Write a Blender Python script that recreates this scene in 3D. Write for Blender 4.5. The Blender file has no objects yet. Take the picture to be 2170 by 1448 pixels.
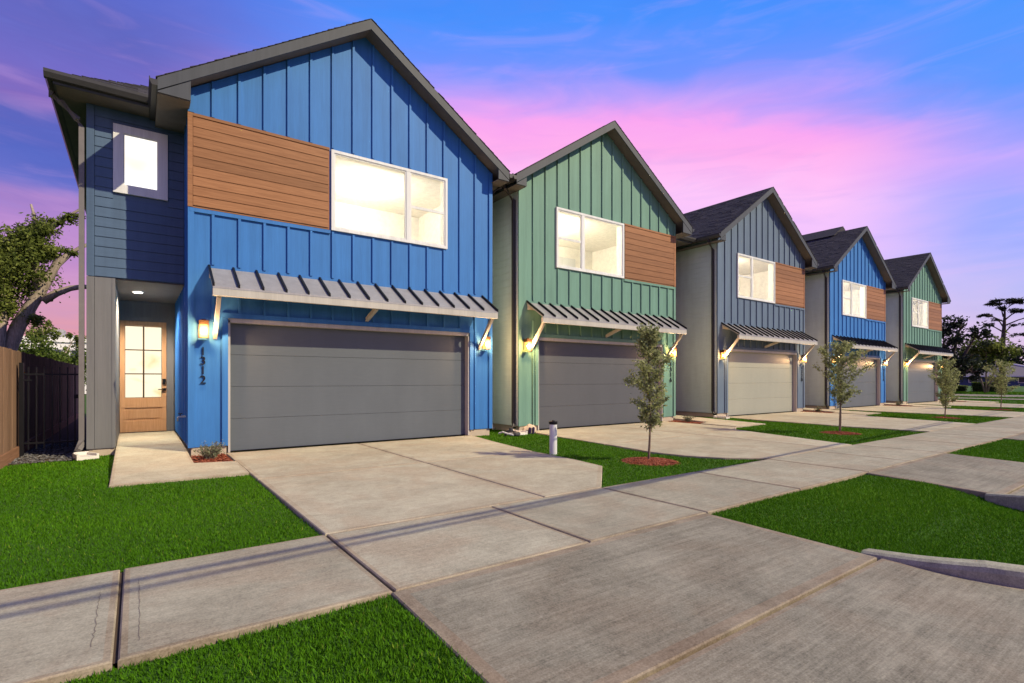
import bpy, bmesh, math, random
import numpy as np
from mathutils import Vector, Matrix

random.seed(7)
rng = np.random.default_rng(11)
R = math.radians
scene = bpy.context.scene
COL = scene.collection

# ------------------------------------------------------------------ camera
cam_d = bpy.data.cameras.new('Camera')
cam = bpy.data.objects.new('Camera', cam_d)
COL.objects.link(cam)
CAM_H = 1.28
cam.location = (0, 0, CAM_H)
cam_d.sensor_width = 36
cam_d.lens = 1104 / 2170 * 36
cam_d.shift_y = 81 / 2170
cam_d.clip_start = 0.05
cam_d.clip_end = 3000
FX, FY = 0.58464, 0.81129
cam.rotation_euler = (R(90), 0, math.atan2(FY, FX) - R(90))
scene.camera = cam

# ------------------------------------------------------------------ light, exposure
SUN = Vector((0.92, -1.2, 1.14)).normalized()
sl = bpy.data.lights.new('Sun', 'SUN')
sl.energy = 4.6
sl.angle = R(0.53)
sl.color = (1.0, 0.86, 0.58)
so = bpy.data.objects.new('Sun', sl)
so.rotation_euler = SUN.to_track_quat('Z', 'Y').to_euler()
so.location = (10, -10, 20)
COL.objects.link(so)
scene.view_settings.view_transform = 'Standard'
scene.view_settings.look = 'None'
scene.view_settings.exposure = 0.35
scene.view_settings.gamma = 1.0
scene.view_settings.use_curve_mapping = False


def lin(r, g, b):
    def c(v):
        v /= 255.0
        return v / 12.92 if v <= 0.04045 else ((v + 0.055) / 1.055) ** 2.4
    return (c(r), c(g), c(b), 1.0)


world = bpy.data.worlds.new('World')
scene.world = world
world.use_nodes = True
wn = world.node_tree
wn.nodes.clear()


def N(tree, typ, **kw):
    n = tree.nodes.new(typ)
    for k, v in kw.items():
        setattr(n, k, v)
    return n


def L(tree, a, b):
    tree.links.new(a, b)


def math_node(tree, op, a, b=None, clamp=False):
    n = tree.nodes.new('ShaderNodeMath')
    n.operation = op
    n.use_clamp = clamp
    for i, v in enumerate((a, b)):
        if v is None:
            continue
        if isinstance(v, (int, float)):
            n.inputs[i].default_value = v
        else:
            tree.links.new(v, n.inputs[i])
    return n.outputs[0]


def ramp(tree, fac, stops, interp='LINEAR'):
    n = tree.nodes.new('ShaderNodeValToRGB')
    cr = n.color_ramp
    cr.interpolation = interp
    while len(cr.elements) > 1:
        cr.elements.remove(cr.elements[-1])
    cr.elements[0].position = stops[0][0]
    cr.elements[0].color = stops[0][1]
    for p, c in stops[1:]:
        e = cr.elements.new(p)
        e.color = c
    if fac is not None:
        tree.links.new(fac, n.inputs[0])
    return n.outputs[0]


def mixc(tree, fac, a, b, mode='MIX'):
    n = tree.nodes.new('ShaderNodeMix')
    n.data_type = 'RGBA'
    n.blend_type = mode
    for s, v in ((n.inputs[0], fac), (n.inputs[6], a), (n.inputs[7], b)):
        if isinstance(v, (int, float)):
            s.default_value = v
        elif isinstance(v, tuple):
            s.default_value = v
        else:
            tree.links.new(v, s)
    return n.outputs[2]


def build_world():
    t = wn
    tc = N(t, 'ShaderNodeTexCoord')
    sep = N(t, 'ShaderNodeSeparateXYZ')
    L(t, tc.outputs['Generated'], sep.inputs[0])
    X, Y, Z = sep.outputs
    hz = math_node(t, 'SQRT', math_node(t, 'ADD', math_node(t, 'MULTIPLY', X, X), math_node(t, 'MULTIPLY', Y, Y)))
    # how far round to the right of the street's far end the direction lies, -1 .. 1
    side = math_node(t, 'DIVIDE', math_node(t, 'SUBTRACT', math_node(t, 'MULTIPLY', X, FY), math_node(t, 'MULTIPLY', Y, FX)),
                     math_node(t, 'MAXIMUM', hz, 0.001))
    # streaky cloud noise: stretched along the horizon
    mp = N(t, 'ShaderNodeMapping')
    mp.inputs['Scale'].default_value = (1.0, 1.0, 3.4)
    mp.inputs['Rotation'].default_value = (R(9), R(-14), 0)
    L(t, tc.outputs['Generated'], mp.inputs[0])
    n1 = N(t, 'ShaderNodeTexNoise')
    n1.inputs['Scale'].default_value = 1.9
    n1.inputs['Detail'].default_value = 5
    n1.inputs['Roughness'].default_value = 0.42
    n1.inputs['Distortion'].default_value = 0.5
    L(t, mp.outputs[0], n1.inputs['Vector'])
    n2 = N(t, 'ShaderNodeTexNoise')
    n2.inputs['Scale'].default_value = 5.5
    n2.inputs['Detail'].default_value = 6
    n2.inputs['Roughness'].default_value = 0.5
    n2.inputs['Distortion'].default_value = 1.0
    L(t, mp.outputs[0], n2.inputs['Vector'])
    w = math_node(t, 'ADD', math_node(t, 'MULTIPLY', math_node(t, 'SUBTRACT', n1.outputs[0], 0.5), 0.02),
                  math_node(t, 'MULTIPLY', math_node(t, 'SUBTRACT', n2.outputs[0], 0.5), 0.042))
    # elevation angle / 90 deg, bent by the clouds
    el = math_node(t, 'MULTIPLY', math_node(t, 'ARCTAN2', Z, math_node(t, 'MAXIMUM', hz, 0.0001)), 2 / math.pi)
    grow = math_node(t, 'MINIMUM', math_node(t, 'MULTIPLY', math_node(t, 'ABSOLUTE', el), 4.0), 1.0)
    e = math_node(t, 'ADD', el, math_node(t, 'MULTIPLY', w, grow))
    sr = math_node(t, 'MAXIMUM', side, 0.0)
    e = math_node(t, 'ADD', e, math_node(t, 'MULTIPLY', math_node(t, 'MULTIPLY', sr, sr), 13 / 90))
    e = math_node(t, 'ADD', math_node(t, 'MULTIPLY', e, 0.9), 0.05, clamp=True)

    def P(deg):
        return deg / 90 * 0.9 + 0.05
    low = (0.10, 0.085, 0.09, 1)
    left = ramp(t, e, [(0, low), (P(-1.5), low), (P(0.5), lin(238, 146, 148)), (P(4), lin(218, 140, 158)), (P(6.5), lin(210, 142, 174)), (P(9.5), lin(190, 130, 190)),
                       (P(13), lin(176, 125, 197)), (P(14.5), lin(158, 116, 192)), (P(15.6), lin(96, 100, 195)), (P(18), lin(76, 90, 187)), (P(20.2), lin(84, 88, 182)),
                       (P(21.4), lin(126, 95, 182)), (P(24), lin(112, 98, 192)), (P(28), lin(92, 95, 187)), (P(34), lin(82, 108, 216)), (P(52), lin(50, 96, 205)), (P(90), lin(38, 72, 155))])
    mid = ramp(t, e, [(0, low), (P(-1.5), low), (P(0.5), lin(226, 184, 210)), (P(6), lin(226, 188, 230)), (P(11), lin(222, 196, 248)),
                      (P(16), lin(236, 191, 250)), (P(20), lin(255, 195, 246)), (P(24), lin(255, 172, 235)), (P(26.4), lin(250, 163, 238)), (P(28.4), lin(190, 156, 248)),
                      (P(31), lin(106, 145, 254)), (P(35), lin(64, 142, 252)), (P(40), lin(54, 128, 242)), (P(55), lin(46, 108, 215)), (P(90), lin(38, 74, 158))])
    right = ramp(t, e, [(0, low), (P(-1.5), low), (P(0.5), lin(226, 176, 202)), (P(9), lin(214, 186, 222)), (P(13.5), lin(184, 180, 240)),
                        (P(18), lin(154, 166, 252)), (P(20.5), lin(154, 164, 254)), (P(23.2), lin(188, 162, 250)), (P(26), lin(146, 153, 250)), (P(29), lin(86, 147, 252)),
                        (P(34), lin(66, 145, 250)), (P(40), lin(54, 128, 242)), (P(55), lin(46, 108, 215)), (P(90), lin(38, 74, 158))])

    def sm(v, a, b):
        n = N(t, 'ShaderNodeMapRange')
        n.interpolation_type = 'SMOOTHSTEP'
        n.inputs['From Min'].default_value = a
        n.inputs['From Max'].default_value = b
        L(t, v, n.inputs['Value'])
        return n.outputs[0]
    side_w = math_node(t, 'ADD', side, math_node(t, 'MULTIPLY', w, 1.2))
    c = mixc(t, sm(side_w, -0.60, -0.22), left, mid)
    c = mixc(t, sm(side_w, 0.50, 0.70), c, right)
    mp2 = N(t, 'ShaderNodeMapping')
    mp2.inputs['Scale'].default_value = (1.0, 1.0, 6.5)
    mp2.inputs['Rotation'].default_value = (R(6), R(-10), 0)
    L(t, tc.outputs['Generated'], mp2.inputs[0])
    n3 = N(t, 'ShaderNodeTexNoise')
    n3.inputs['Scale'].default_value = 5.0
    n3.inputs['Detail'].default_value = 7
    n3.inputs['Roughness'].default_value = 0.55
    n3.inputs['Distortion'].default_value = 0.9
    L(t, mp2.outputs[0], n3.inputs['Vector'])
    c = mixc(t, math_node(t, 'MULTIPLY', sm(n3.outputs[0], 0.46, 0.78), 0.13), c, lin(255, 190, 240))
    c = mixc(t, math_node(t, 'MULTIPLY', sm(n3.outputs[0], 0.54, 0.24), 0.14), c, lin(120, 130, 225))
    sky = N(t, 'ShaderNodeTexSky')
    sky.sky_type = 'NISHITA'
    sky.sun_disc = False
    sky.sun_elevation = math.asin(SUN.z)
    sky.sun_rotation = math.atan2(SUN.x, SUN.y)
    bg1 = N(t, 'ShaderNodeBackground')
    L(t, c, bg1.inputs[0])
    bg1.inputs[1].default_value = 0.775
    bg2 = N(t, 'ShaderNodeBackground')
    L(t, sky.outputs[0], bg2.inputs[0])
    bg2.inputs[1].default_value = 0.01
    add = N(t, 'ShaderNodeAddShader')
    L(t, bg1.outputs[0], add.inputs[0])
    L(t, bg2.outputs[0], add.inputs[1])
    out = N(t, 'ShaderNodeOutputWorld')
    L(t, add.outputs[0], out.inputs[0])


build_world()

# ------------------------------------------------------------------ materials
MATS = {}


def new_mat(name):
    m = bpy.data.materials.new(name)
    m.use_nodes = True
    t = m.node_tree
    b = t.nodes['Principled BSDF']
    b.inputs['Specular IOR Level'].default_value = 0.18
    MATS[name] = m
    return m, t, b


def noise(t, vec, scale, detail=4, rough=0.55, dist=0.0):
    n = t.nodes.new('ShaderNodeTexNoise')
    n.inputs['Scale'].default_value = scale
    n.inputs['Detail'].default_value = detail
    n.inputs['Roughness'].default_value = rough
    n.inputs['Distortion'].default_value = dist
    if vec is not None:
        t.links.new(vec, n.inputs['Vector'])
    return n.outputs[0]


def wpos(t, scale=(1, 1, 1)):
    g = t.nodes.new('ShaderNodeNewGeometry')
    m = t.nodes.new('ShaderNodeMapping')
    m.inputs['Scale'].default_value = scale
    t.links.new(g.outputs['Position'], m.inputs[0])
    return m.outputs[0]


def bump(t, h, b, strength=0.2, dist=0.01):
    n = t.nodes.new('ShaderNodeBump')
    n.inputs['Strength'].default_value = strength
    n.inputs['Distance'].default_value = dist
    t.links.new(h, n.inputs['Height'])
    t.links.new(n.outputs[0], b.inputs['Normal'])


def scl(c, k):
    return (c[0] * k, c[1] * k, c[2] * k, 1)


def paint(name, col, rough=0.55, var=0.14, grain=(60, 60, 3), metallic=0.0, bstr=0.12, streak=0.30):
    """painted board: slight fading and drips plus a faint wood-grain relief"""
    m, t, b = new_mat(name)
    n = noise(t, wpos(t, (1.3, 1.3, 0.5)), 1.6, 6, 0.6)
    g = noise(t, wpos(t, grain), 1.0, 4, 0.6)
    c = ramp(t, n, [(0.25, scl(col, 1 - var)), (0.75, scl(col, 1 + var))])
    stk = noise(t, wpos(t, (7, 7, 0.30)), 1.0, 6, 0.65, 0.4)
    c = mixc(t, streak, c, ramp(t, stk, [(0.36, scl(col, 0.72)), (0.64, scl(col, 1.30))]))
    c = mixc(t, 0.10, c, ramp(t, g, [(0.3, scl(col, 0.5)), (0.7, scl(col, 1.5))]))
    t.links.new(c, b.inputs['Base Color'])
    b.inputs['Roughness'].default_value = rough
    b.inputs['Metallic'].default_value = metallic
    bump(t, g, b, bstr, 0.004)
    return m


def plain(name, col, rough=0.5, metallic=0.0, spec=None):
    m, t, b = new_mat(name)
    n = noise(t, wpos(t), 9.0, 3)
    t.links.new(ramp(t, n, [(0.2, scl(col, 0.88)), (0.8, scl(col, 1.1))]), b.inputs['Base Color'])
    b.inputs['Roughness'].default_value = rough
    b.inputs['Metallic'].default_value = metallic
    return m


def emit(name, col, strength):
    m, t, b = new_mat(name)
    b.inputs['Base Color'].default_value = (0.8, 0.8, 0.8, 1)
    b.inputs['Emission Color'].default_value = col
    b.inputs['Emission Strength'].default_value = strength
    return m


blue = (0.036, 0.150, 0.400, 1)
green = (0.122, 0.236, 0.186, 1)
slate = (0.098, 0.138, 0.195, 1)
paint('paint_blue', blue)
paint('paint_green', green)
paint('paint_slate', slate)
paint('paint_wing_slate', (0.064, 0.106, 0.172, 1), grain=(4, 4, 60))
paint('paint_column_grey', (0.14, 0.142, 0.146, 1))
paint('paint_side_grey', (0.50, 0.59, 0.55, 1), grain=(3, 3, 40), streak=0.10)
paint('paint_trim_charcoal', (0.058, 0.064, 0.074, 1), var=0.1)
paint('paint_soffit', (0.13, 0.115, 0.105, 1), var=0.08)
paint('paint_white', (0.60, 0.61, 0.60, 1), var=0.03, bstr=0.03)
paint('paint_garage_trim', (0.42, 0.39, 0.36, 1), var=0.05)
paint('garage_grey', (0.096, 0.110, 0.126, 1), rough=0.42, var=0.07, grain=(5, 5, 120), bstr=0.10, streak=0.04)
paint('garage_dark', (0.080, 0.085, 0.096, 1), rough=0.42, var=0.07, grain=(5, 5, 120), bstr=0.10, streak=0.04)
paint('garage_light', (0.272, 0.28, 0.236, 1), rough=0.45, var=0.05, grain=(5, 5, 120), bstr=0.10, streak=0.04)
paint('awning_metal', (0.33, 0.32, 0.315, 1), rough=0.38, var=0.1, metallic=0.35, bstr=0.03)
plain('awning_seam', (0.012, 0.011, 0.012, 1), 0.4, 0.3)
paint('awning_frame', (0.40, 0.38, 0.34, 1), var=0.06, bstr=0.03)
plain('gutter_dark', (0.050, 0.050, 0.052, 1), 0.4)
plain('downspout_dark', (0.045, 0.042, 0.042, 1), 0.45)
plain('downspout_brown', (0.15, 0.14, 0.14, 1), 0.5)
plain('black_metal', (0.012, 0.012, 0.014, 1), 0.4, 0.2)
plain('dark_bronze', (0.05, 0.025, 0.012, 1), 0.4, 0.3)
plain('brass', (0.55, 0.50, 0.42, 1), 0.3, 0.9)
plain('white_plastic', (0.66, 0.62, 0.56, 1), 0.5)
plain('dark_soil', (0.075, 0.055, 0.04, 1), 0.95)
plain('foundation', (0.44, 0.36, 0.27, 1), 0.9)
plain('joint_filler', (0.075, 0.052, 0.036, 1), 0.95)
plain('crack_dark', (0.17, 0.145, 0.12, 1), 0.95)
plain('lawn_soil', (0.036, 0.092, 0.008, 1), 0.95)
plain('far_wall_white', (0.72, 0.70, 0.70, 1), 0.7)
plain('far_wall_grey', (0.34, 0.33, 0.35, 1), 0.7)
plain('far_wall_blue', (0.055, 0.085, 0.17, 1), 0.7)
plain('far_roof_grey', (0.20, 0.18, 0.19, 1), 0.9)
plain('far_window', (0.05, 0.06, 0.08, 1), 0.15)
plain('cable_black', (0.02, 0.02, 0.02, 1), 0.6)
plain('pole_wood', (0.12, 0.085, 0.055, 1), 0.9)
plain('glove_purple', (0.035, 0.02, 0.06, 1), 0.5)


def wood_mat(name, a, bb, grain, rough=0.55, bstr=0.25):
    m, t, b = new_mat(name)
    oi = t.nodes.new('ShaderNodeObjectInfo')
    vec = wpos(t, grain)
    va = t.nodes.new('ShaderNodeVectorMath')
    va.operation = 'ADD'
    t.links.new(vec, va.inputs[0])
    cmb = t.nodes.new('ShaderNodeCombineXYZ')
    t.links.new(math_node(t, 'MULTIPLY', oi.outputs['Random'], 17.0), cmb.inputs[0])
    t.links.new(cmb.outputs[0], va.inputs[1])
    n = noise(t, va.outputs[0], 1.0, 7, 0.65, 0.6)
    c = ramp(t, n, [(0.28, a), (0.72, bb)])
    k = math_node(t, 'ADD', math_node(t, 'MULTIPLY', oi.outputs['Random'], 0.34), 0.83)
    cc = t.nodes.new('ShaderNodeCombineXYZ')
    for i in range(3):
        t.links.new(k, cc.inputs[i])
    c = mixc(t, 1.0, c, cc.outputs[0], 'MULTIPLY')
    t.links.new(c, b.inputs['Base Color'])
    b.inputs['Roughness'].default_value = rough
    bump(t, n, b, bstr, 0.004)
    return m


wood_mat('cedar_plank', (0.185, 0.080, 0.034, 1), (0.32, 0.155, 0.072, 1), (2.2, 2.2, 60))
wood_mat('fence_wood', (0.12, 0.072, 0.046, 1), (0.235, 0.150, 0.100, 1), (45, 45, 2.0), 0.8)
wood_mat('fence_kick', (0.14, 0.075, 0.045, 1), (0.24, 0.13, 0.08, 1), (45, 2.0, 45), 0.8)
wood_mat('door_wood', (0.33, 0.175, 0.085, 1), (0.46, 0.27, 0.14, 1), (50, 50, 2.5), 0.5, 0.12)
wood_mat('bark', (0.12, 0.095, 0.07, 1), (0.37, 0.31, 0.255, 1), (22, 22, 5), 0.95, 0.8)
wood_mat('bark_dark', (0.035, 0.027, 0.024, 1), (0.10, 0.075, 0.062, 1), (22, 22, 5), 0.95, 0.8)
wood_mat('bark_thin', (0.11, 0.080, 0.055, 1), (0.25, 0.19, 0.14, 1), (60, 60, 14), 0.9, 0.5)


def concrete(name, base, dark, stain, stain_amt=0.35, broom=0.5, rough=0.88, wear=0.5):
    m, t, b = new_mat(name)
    oi = t.nodes.new('ShaderNodeObjectInfo')
    off = t.nodes.new('ShaderNodeCombineXYZ')
    t.links.new(math_node(t, 'MULTIPLY', oi.outputs['Random'], 9.0), off.inputs[2])
    va = t.nodes.new('ShaderNodeVectorMath')
    va.operation = 'ADD'
    t.links.new(wpos(t), va.inputs[0])
    t.links.new(off.outputs[0], va.inputs[1])
    v = va.outputs[0]
    big = noise(t, v, 0.85, 8, 0.62, 0.4)
    med = noise(t, v, 2.6, 9, 0.70, 0.5)
    st = noise(t, v, 1.15, 7, 0.6, 0.8)
    fine = noise(t, v, 85, 3, 0.7)
    br1 = noise(t, wpos(t, (3.5, 105, 1)), 1.0, 5, 0.6)
    br2 = noise(t, wpos(t, (1.2, 26, 1)), 1.0, 5, 0.6, 0.3)
    c = ramp(t, big, [(0.40, scl(dark, 0.92)), (0.58, scl(base, 1.05))])
    c = mixc(t, 0.46, c, ramp(t, med, [(0.40, scl(dark, 0.62)), (0.60, scl(base, 1.14))]))
    c = mixc(t, math_node(t, 'MULTIPLY', ramp(t, st, [(0.46, (0, 0, 0, 1)), (0.60, (1, 1, 1, 1))]), stain_amt), c, stain)
    wd = noise(t, v, 0.95, 10, 0.74, 0.6)
    c = mixc(t, math_node(t, 'MULTIPLY', ramp(t, wd, [(0.50, (0, 0, 0, 1)), (0.62, (1, 1, 1, 1))]), 0.62 * wear), c, scl(dark, 0.62))
    vb = t.nodes.new('ShaderNodeVectorMath')
    vb.operation = 'ADD'
    vb.inputs[1].default_value = (13.7, 4.1, 2.2)
    t.links.new(v, vb.inputs[0])
    wp = noise(t, vb.outputs[0], 1.4, 9, 0.70, 0.5)
    c = mixc(t, math_node(t, 'MULTIPLY', ramp(t, wp, [(0.52, (0, 0, 0, 1)), (0.64, (1, 1, 1, 1))]), 0.50 * wear), c, scl(base, 1.38))
    ws = noise(t, wpos(t, (0.7, 10, 1)), 1.0, 6, 0.7, 0.5)
    c = mixc(t, math_node(t, 'MULTIPLY', ramp(t, ws, [(0.52, (0, 0, 0, 1)), (0.62, (1, 1, 1, 1))]), 0.35 * wear), c, scl(dark, 0.7))
    c = mixc(t, 0.30 * broom, c, ramp(t, br1, [(0.36, scl(dark, 0.42)), (0.64, scl(base, 1.32))]))
    c = mixc(t, 0.34 * broom, c, ramp(t, br2, [(0.36, scl(dark, 0.58)), (0.66, scl(base, 1.2))]))
    c = mixc(t, 0.26, c, ramp(t, fine, [(0.34, scl(dark, 0.35)), (0.66, scl(base, 1.4))]))
    grit = noise(t, v, 22, 6, 0.75)
    c = mixc(t, 0.13, c, ramp(t, grit, [(0.38, scl(dark, 0.45)), (0.62, scl(base, 1.25))]))
    tone = t.nodes.new('ShaderNodeCombineXYZ')
    tv = math_node(t, 'ADD', math_node(t, 'MULTIPLY', oi.outputs['Random'], 0.16), 0.92)
    for i in range(3):
        t.links.new(tv, tone.inputs[i])
    c = mixc(t, 1.0, c, tone.outputs[0], 'MULTIPLY')
    # a few dark specks of dropped grit
    sp = t.nodes.new('ShaderNodeTexVoronoi')
    sp.inputs['Scale'].default_value = 1.7
    t.links.new(v, sp.inputs['Vector'])
    c = mixc(t, ramp(t, sp.outputs['Distance'], [(0.012, (1, 1, 1, 1)), (0.02, (0, 0, 0, 1))]), c, scl(dark, 0.2))
    t.links.new(c, b.inputs['Base Color'])
    b.inputs['Roughness'].default_value = rough
    h = math_node(t, 'ADD', math_node(t, 'MULTIPLY', br1, broom), math_node(t, 'MULTIPLY', fine, 0.5))
    bump(t, h, b, 0.35, 0.004)
    return m


concrete('concrete_drive', (0.43, 0.40, 0.30, 1), (0.30, 0.27, 0.195, 1), (0.34, 0.235, 0.15, 1), 0.55, 0.40, wear=0.6)
concrete('concrete_drive_edge', (0.41, 0.36, 0.262, 1), (0.285, 0.24, 0.17, 1), (0.24, 0.165, 0.105, 1), 0.55, 0.05)
concrete('concrete_walk', (0.37, 0.35, 0.265, 1), (0.225, 0.207, 0.154, 1), (0.27, 0.175, 0.11, 1), 0.6, 0.55, wear=0.7)
concrete('concrete_walk_edge', (0.345, 0.295, 0.21, 1), (0.215, 0.175, 0.12, 1), (0.18, 0.12, 0.075, 1), 0.6, 0.05)
concrete('concrete_street', (0.275, 0.258, 0.20, 1), (0.095, 0.086, 0.064, 1), (0.17, 0.112, 0.07, 1), 0.6, 0.8, wear=1.0)
concrete('concrete_street_edge', (0.29, 0.245, 0.18, 1), (0.15, 0.118, 0.082, 1), (0.15, 0.095, 0.06, 1), 0.6, 0.1)
concrete('concrete_kerb', (0.40, 0.39, 0.29, 1), (0.20, 0.19, 0.14, 1), (0.18, 0.14, 0.11, 1), 0.3, 0.2)


def shingle_mat():
    m, t, b = new_mat('shingle')
    at = t.nodes.new('ShaderNodeAttribute')
    at.attribute_name = 'var'
    n = noise(t, wpos(t), 120, 2, 0.7)
    c = ramp(t, at.outputs['Fac'], [(0, (0.018, 0.018, 0.022, 1)), (0.6, (0.040, 0.038, 0.044, 1)), (1, (0.075, 0.070, 0.075, 1))])
    c = mixc(t, 0.35, c, ramp(t, n, [(0.35, (0.008, 0.008, 0.01, 1)), (0.65, (0.11, 0.105, 0.11, 1))]))
    t.links.new(c, b.inputs['Base Color'])
    b.inputs['Roughness'].default_value = 0.92
    bump(t, n, b, 0.4, 0.004)


shingle_mat()


def foliage(name, stops, trans=0.3, rough=0.55):
    m, t, b = new_mat(name)
    b.inputs['Specular IOR Level'].default_value = 0.08
    at = t.nodes.new('ShaderNodeAttribute')
    at.attribute_name = 'var'
    c = ramp(t, at.outputs['Fac'], stops)
    t.links.new(c, b.inputs['Base Color'])
    b.inputs['Roughness'].default_value = rough
    tr = t.nodes.new('ShaderNodeBsdfTranslucent')
    t.links.new(c, tr.inputs[0])
    mx = t.nodes.new('ShaderNodeMixShader')
    mx.inputs[0].default_value = trans
    out = t.nodes['Material Output']
    t.links.new(b.outputs[0], mx.inputs[1])
    t.links.new(tr.outputs[0], mx.inputs[2])
    t.links.new(mx.outputs[0], out.inputs[0])
    return m


foliage('grass_blade', [(0, (0.040, 0.120, 0.004, 1)), (0.5, (0.066, 0.185, 0.005, 1)), (0.85, (0.105, 0.245, 0.008, 1)), (1, (0.19, 0.26, 0.03, 1))], 0.25, 0.6)
foliage('leaf_olive', [(0, (0.12, 0.14, 0.05, 1)), (0.5, (0.29, 0.32, 0.14, 1)), (1, (0.52, 0.53, 0.28, 1))], 0.5)
foliage('leaf_oak', [(0, (0.05, 0.072, 0.014, 1)), (0.5, (0.15, 0.19, 0.040, 1)), (1, (0.32, 0.36, 0.09, 1))], 0.4)
foliage('leaf_bush', [(0, (0.030, 0.060, 0.010, 1)), (0.5, (0.085, 0.130, 0.022, 1)), (1, (0.17, 0.215, 0.045, 1))], 0.3)
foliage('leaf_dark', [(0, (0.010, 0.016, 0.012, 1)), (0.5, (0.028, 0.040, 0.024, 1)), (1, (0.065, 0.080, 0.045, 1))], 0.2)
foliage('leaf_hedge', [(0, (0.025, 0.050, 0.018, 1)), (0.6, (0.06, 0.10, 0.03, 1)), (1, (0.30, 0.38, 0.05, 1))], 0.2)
foliage('leaf_sage', [(0, (0.07, 0.085, 0.045, 1)), (0.5, (0.16, 0.18, 0.105, 1)), (1, (0.30, 0.31, 0.19, 1))], 0.25)
foliage('mulch_chip', [(0, (0.07, 0.018, 0.010, 1)), (0.5, (0.19, 0.050, 0.026, 1)), (1, (0.36, 0.14, 0.085, 1))], 0.0, 0.9)
foliage('gravel_stone', [(0, (0.04, 0.04, 0.045, 1)), (0.5, (0.10, 0.098, 0.10, 1)), (1, (0.24, 0.23, 0.22, 1))], 0.0, 0.85)


def window_mat(name, cool, warm, strength, scale, off):
    """glowing pane in place of a lit room: ivory emission, noise-painted warm patches, thin gloss"""
    m, t, b = new_mat(name)
    mp = t.nodes.new('ShaderNodeMapping')
    mp.inputs['Location'].default_value = (off, off * 1.7, off * 0.3)
    g = t.nodes.new('ShaderNodeNewGeometry')
    t.links.new(g.outputs['Position'], mp.inputs[0])
    n = noise(t, mp.outputs[0], scale, 4, 0.5, 0.4)
    c = ramp(t, n, [(0.50, cool), (0.62, scl(warm, 1.03)), (0.76, warm)])
    b.inputs['Base Color'].default_value = (0.02, 0.02, 0.02, 1)
    b.inputs['Roughness'].default_value = 0.04
    t.links.new(c, b.inputs['Emission Color'])
    b.inputs['Emission Strength'].default_value = strength
    return m


window_mat('pane_ivory', lin(251, 246, 236), lin(250, 226, 176), 0.95, 0.9, 3.2)
window_mat('pane_bright', lin(255, 252, 244), lin(255, 236, 200), 1.1, 0.8, 8.0)
window_mat('pane_warm', lin(252, 240, 206), lin(242, 206, 150), 0.95, 1.5, 5.0)
window_mat('pane_door', lin(255, 240, 205), lin(240, 205, 150), 0.98, 1.6, 1.0)
plain('room_wall', (0.80, 0.77, 0.70, 1), 0.9)
emit('room_lamp', (1.0, 0.9, 0.72, 1), 6.0)


def glass_mat():
    m, t, b = new_mat('glass')
    tr = t.nodes.new('ShaderNodeBsdfTransparent')
    gl = t.nodes.new('ShaderNodeBsdfGlossy')
    gl.inputs['Roughness'].default_value = 0.02
    fr = t.nodes.new('ShaderNodeFresnel')
    fr.inputs[0].default_value = 1.45
    mx = t.nodes.new('ShaderNodeMixShader')
    ge = t.nodes.new('ShaderNodeNewGeometry')
    t.links.new(math_node(t, 'MULTIPLY', fr.outputs[0], math_node(t, 'SUBTRACT', 1.0, ge.outputs['Backfacing'])), mx.inputs[0])
    t.links.new(tr.outputs[0], mx.inputs[1])
    t.links.new(gl.outputs[0], mx.inputs[2])
    t.links.new(mx.outputs[0], t.nodes['Material Output'].inputs[0])


glass_mat()
emit('bulb', (1.0, 0.74, 0.36, 1), 40.0)
emit('downlight', (1.0, 0.93, 0.80, 1), 10.0)


def lamp_glass():
    m, t, b = new_mat('lantern_glass')
    b.inputs['Base Color'].default_value = (0.12, 0.09, 0.05, 1)
    b.inputs['Roughness'].default_value = 0.2
    b.inputs['Emission Color'].default_value = (1.0, 0.55, 0.18, 1)
    b.inputs['Emission Strength'].default_value = 1.1
    tr = t.nodes.new('ShaderNodeBsdfTransparent')
    tr.inputs[0].default_value = (1, 0.9, 0.72, 1)
    mx = t.nodes.new('ShaderNodeMixShader')
    mx.inputs[0].default_value = 0.62
    t.links.new(b.outputs[0], mx.inputs[1])
    t.links.new(tr.outputs[0], mx.inputs[2])
    t.links.new(mx.outputs[0], t.nodes['Material Output'].inputs[0])


lamp_glass()

# ------------------------------------------------------------------ object helpers (all coordinates are world metres)
BASE = {}


def finish(o, parent):
    COL.objects.link(o)
    if parent is not None:
        o.parent = parent
        o.matrix_parent_inverse = Matrix.Translation(-BASE.get(parent.name, Vector((0, 0, 0))))
    return o


def tag(o, label=None, cat=None, group=None, kind=None):
    if label:
        o['label'] = label
    if cat:
        o['category'] = cat
    if group:
        o['group'] = group
    if kind:
        o['kind'] = kind
    return o


def thing(name, loc, label, cat, group=None):
    o = bpy.data.objects.new(name, None)
    o.empty_display_size = 0.2
    o.location = loc
    COL.objects.link(o)
    BASE[o.name] = Vector(loc)
    return tag(o, label, cat, group)


def bm_obj(name, bm, mat, parent=None, smooth=False, mats=None):
    bmesh.ops.recalc_face_normals(bm, faces=bm.faces)
    me = bpy.data.meshes.new(name)
    bm.to_mesh(me)
    bm.free()
    for mm in (mats or [mat]):
        me.materials.append(MATS[mm])
    if smooth:
        me.polygons.foreach_set('use_smooth', [True] * len(me.polygons))
    return finish(bpy.data.objects.new(name, me), parent)


def add_box(bm, x0, x1, y0, y1, z0, z1):
    vs = [bm.verts.new((x, y, z)) for x in (x0, x1) for y in (y0, y1) for z in (z0, z1)]
    for f in ((0, 1, 3, 2), (4, 6, 7, 5), (0, 4, 5, 1), (2, 3, 7, 6), (0, 2, 6, 4), (1, 5, 7, 3)):
        bm.faces.new([vs[i] for i in f])


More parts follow.
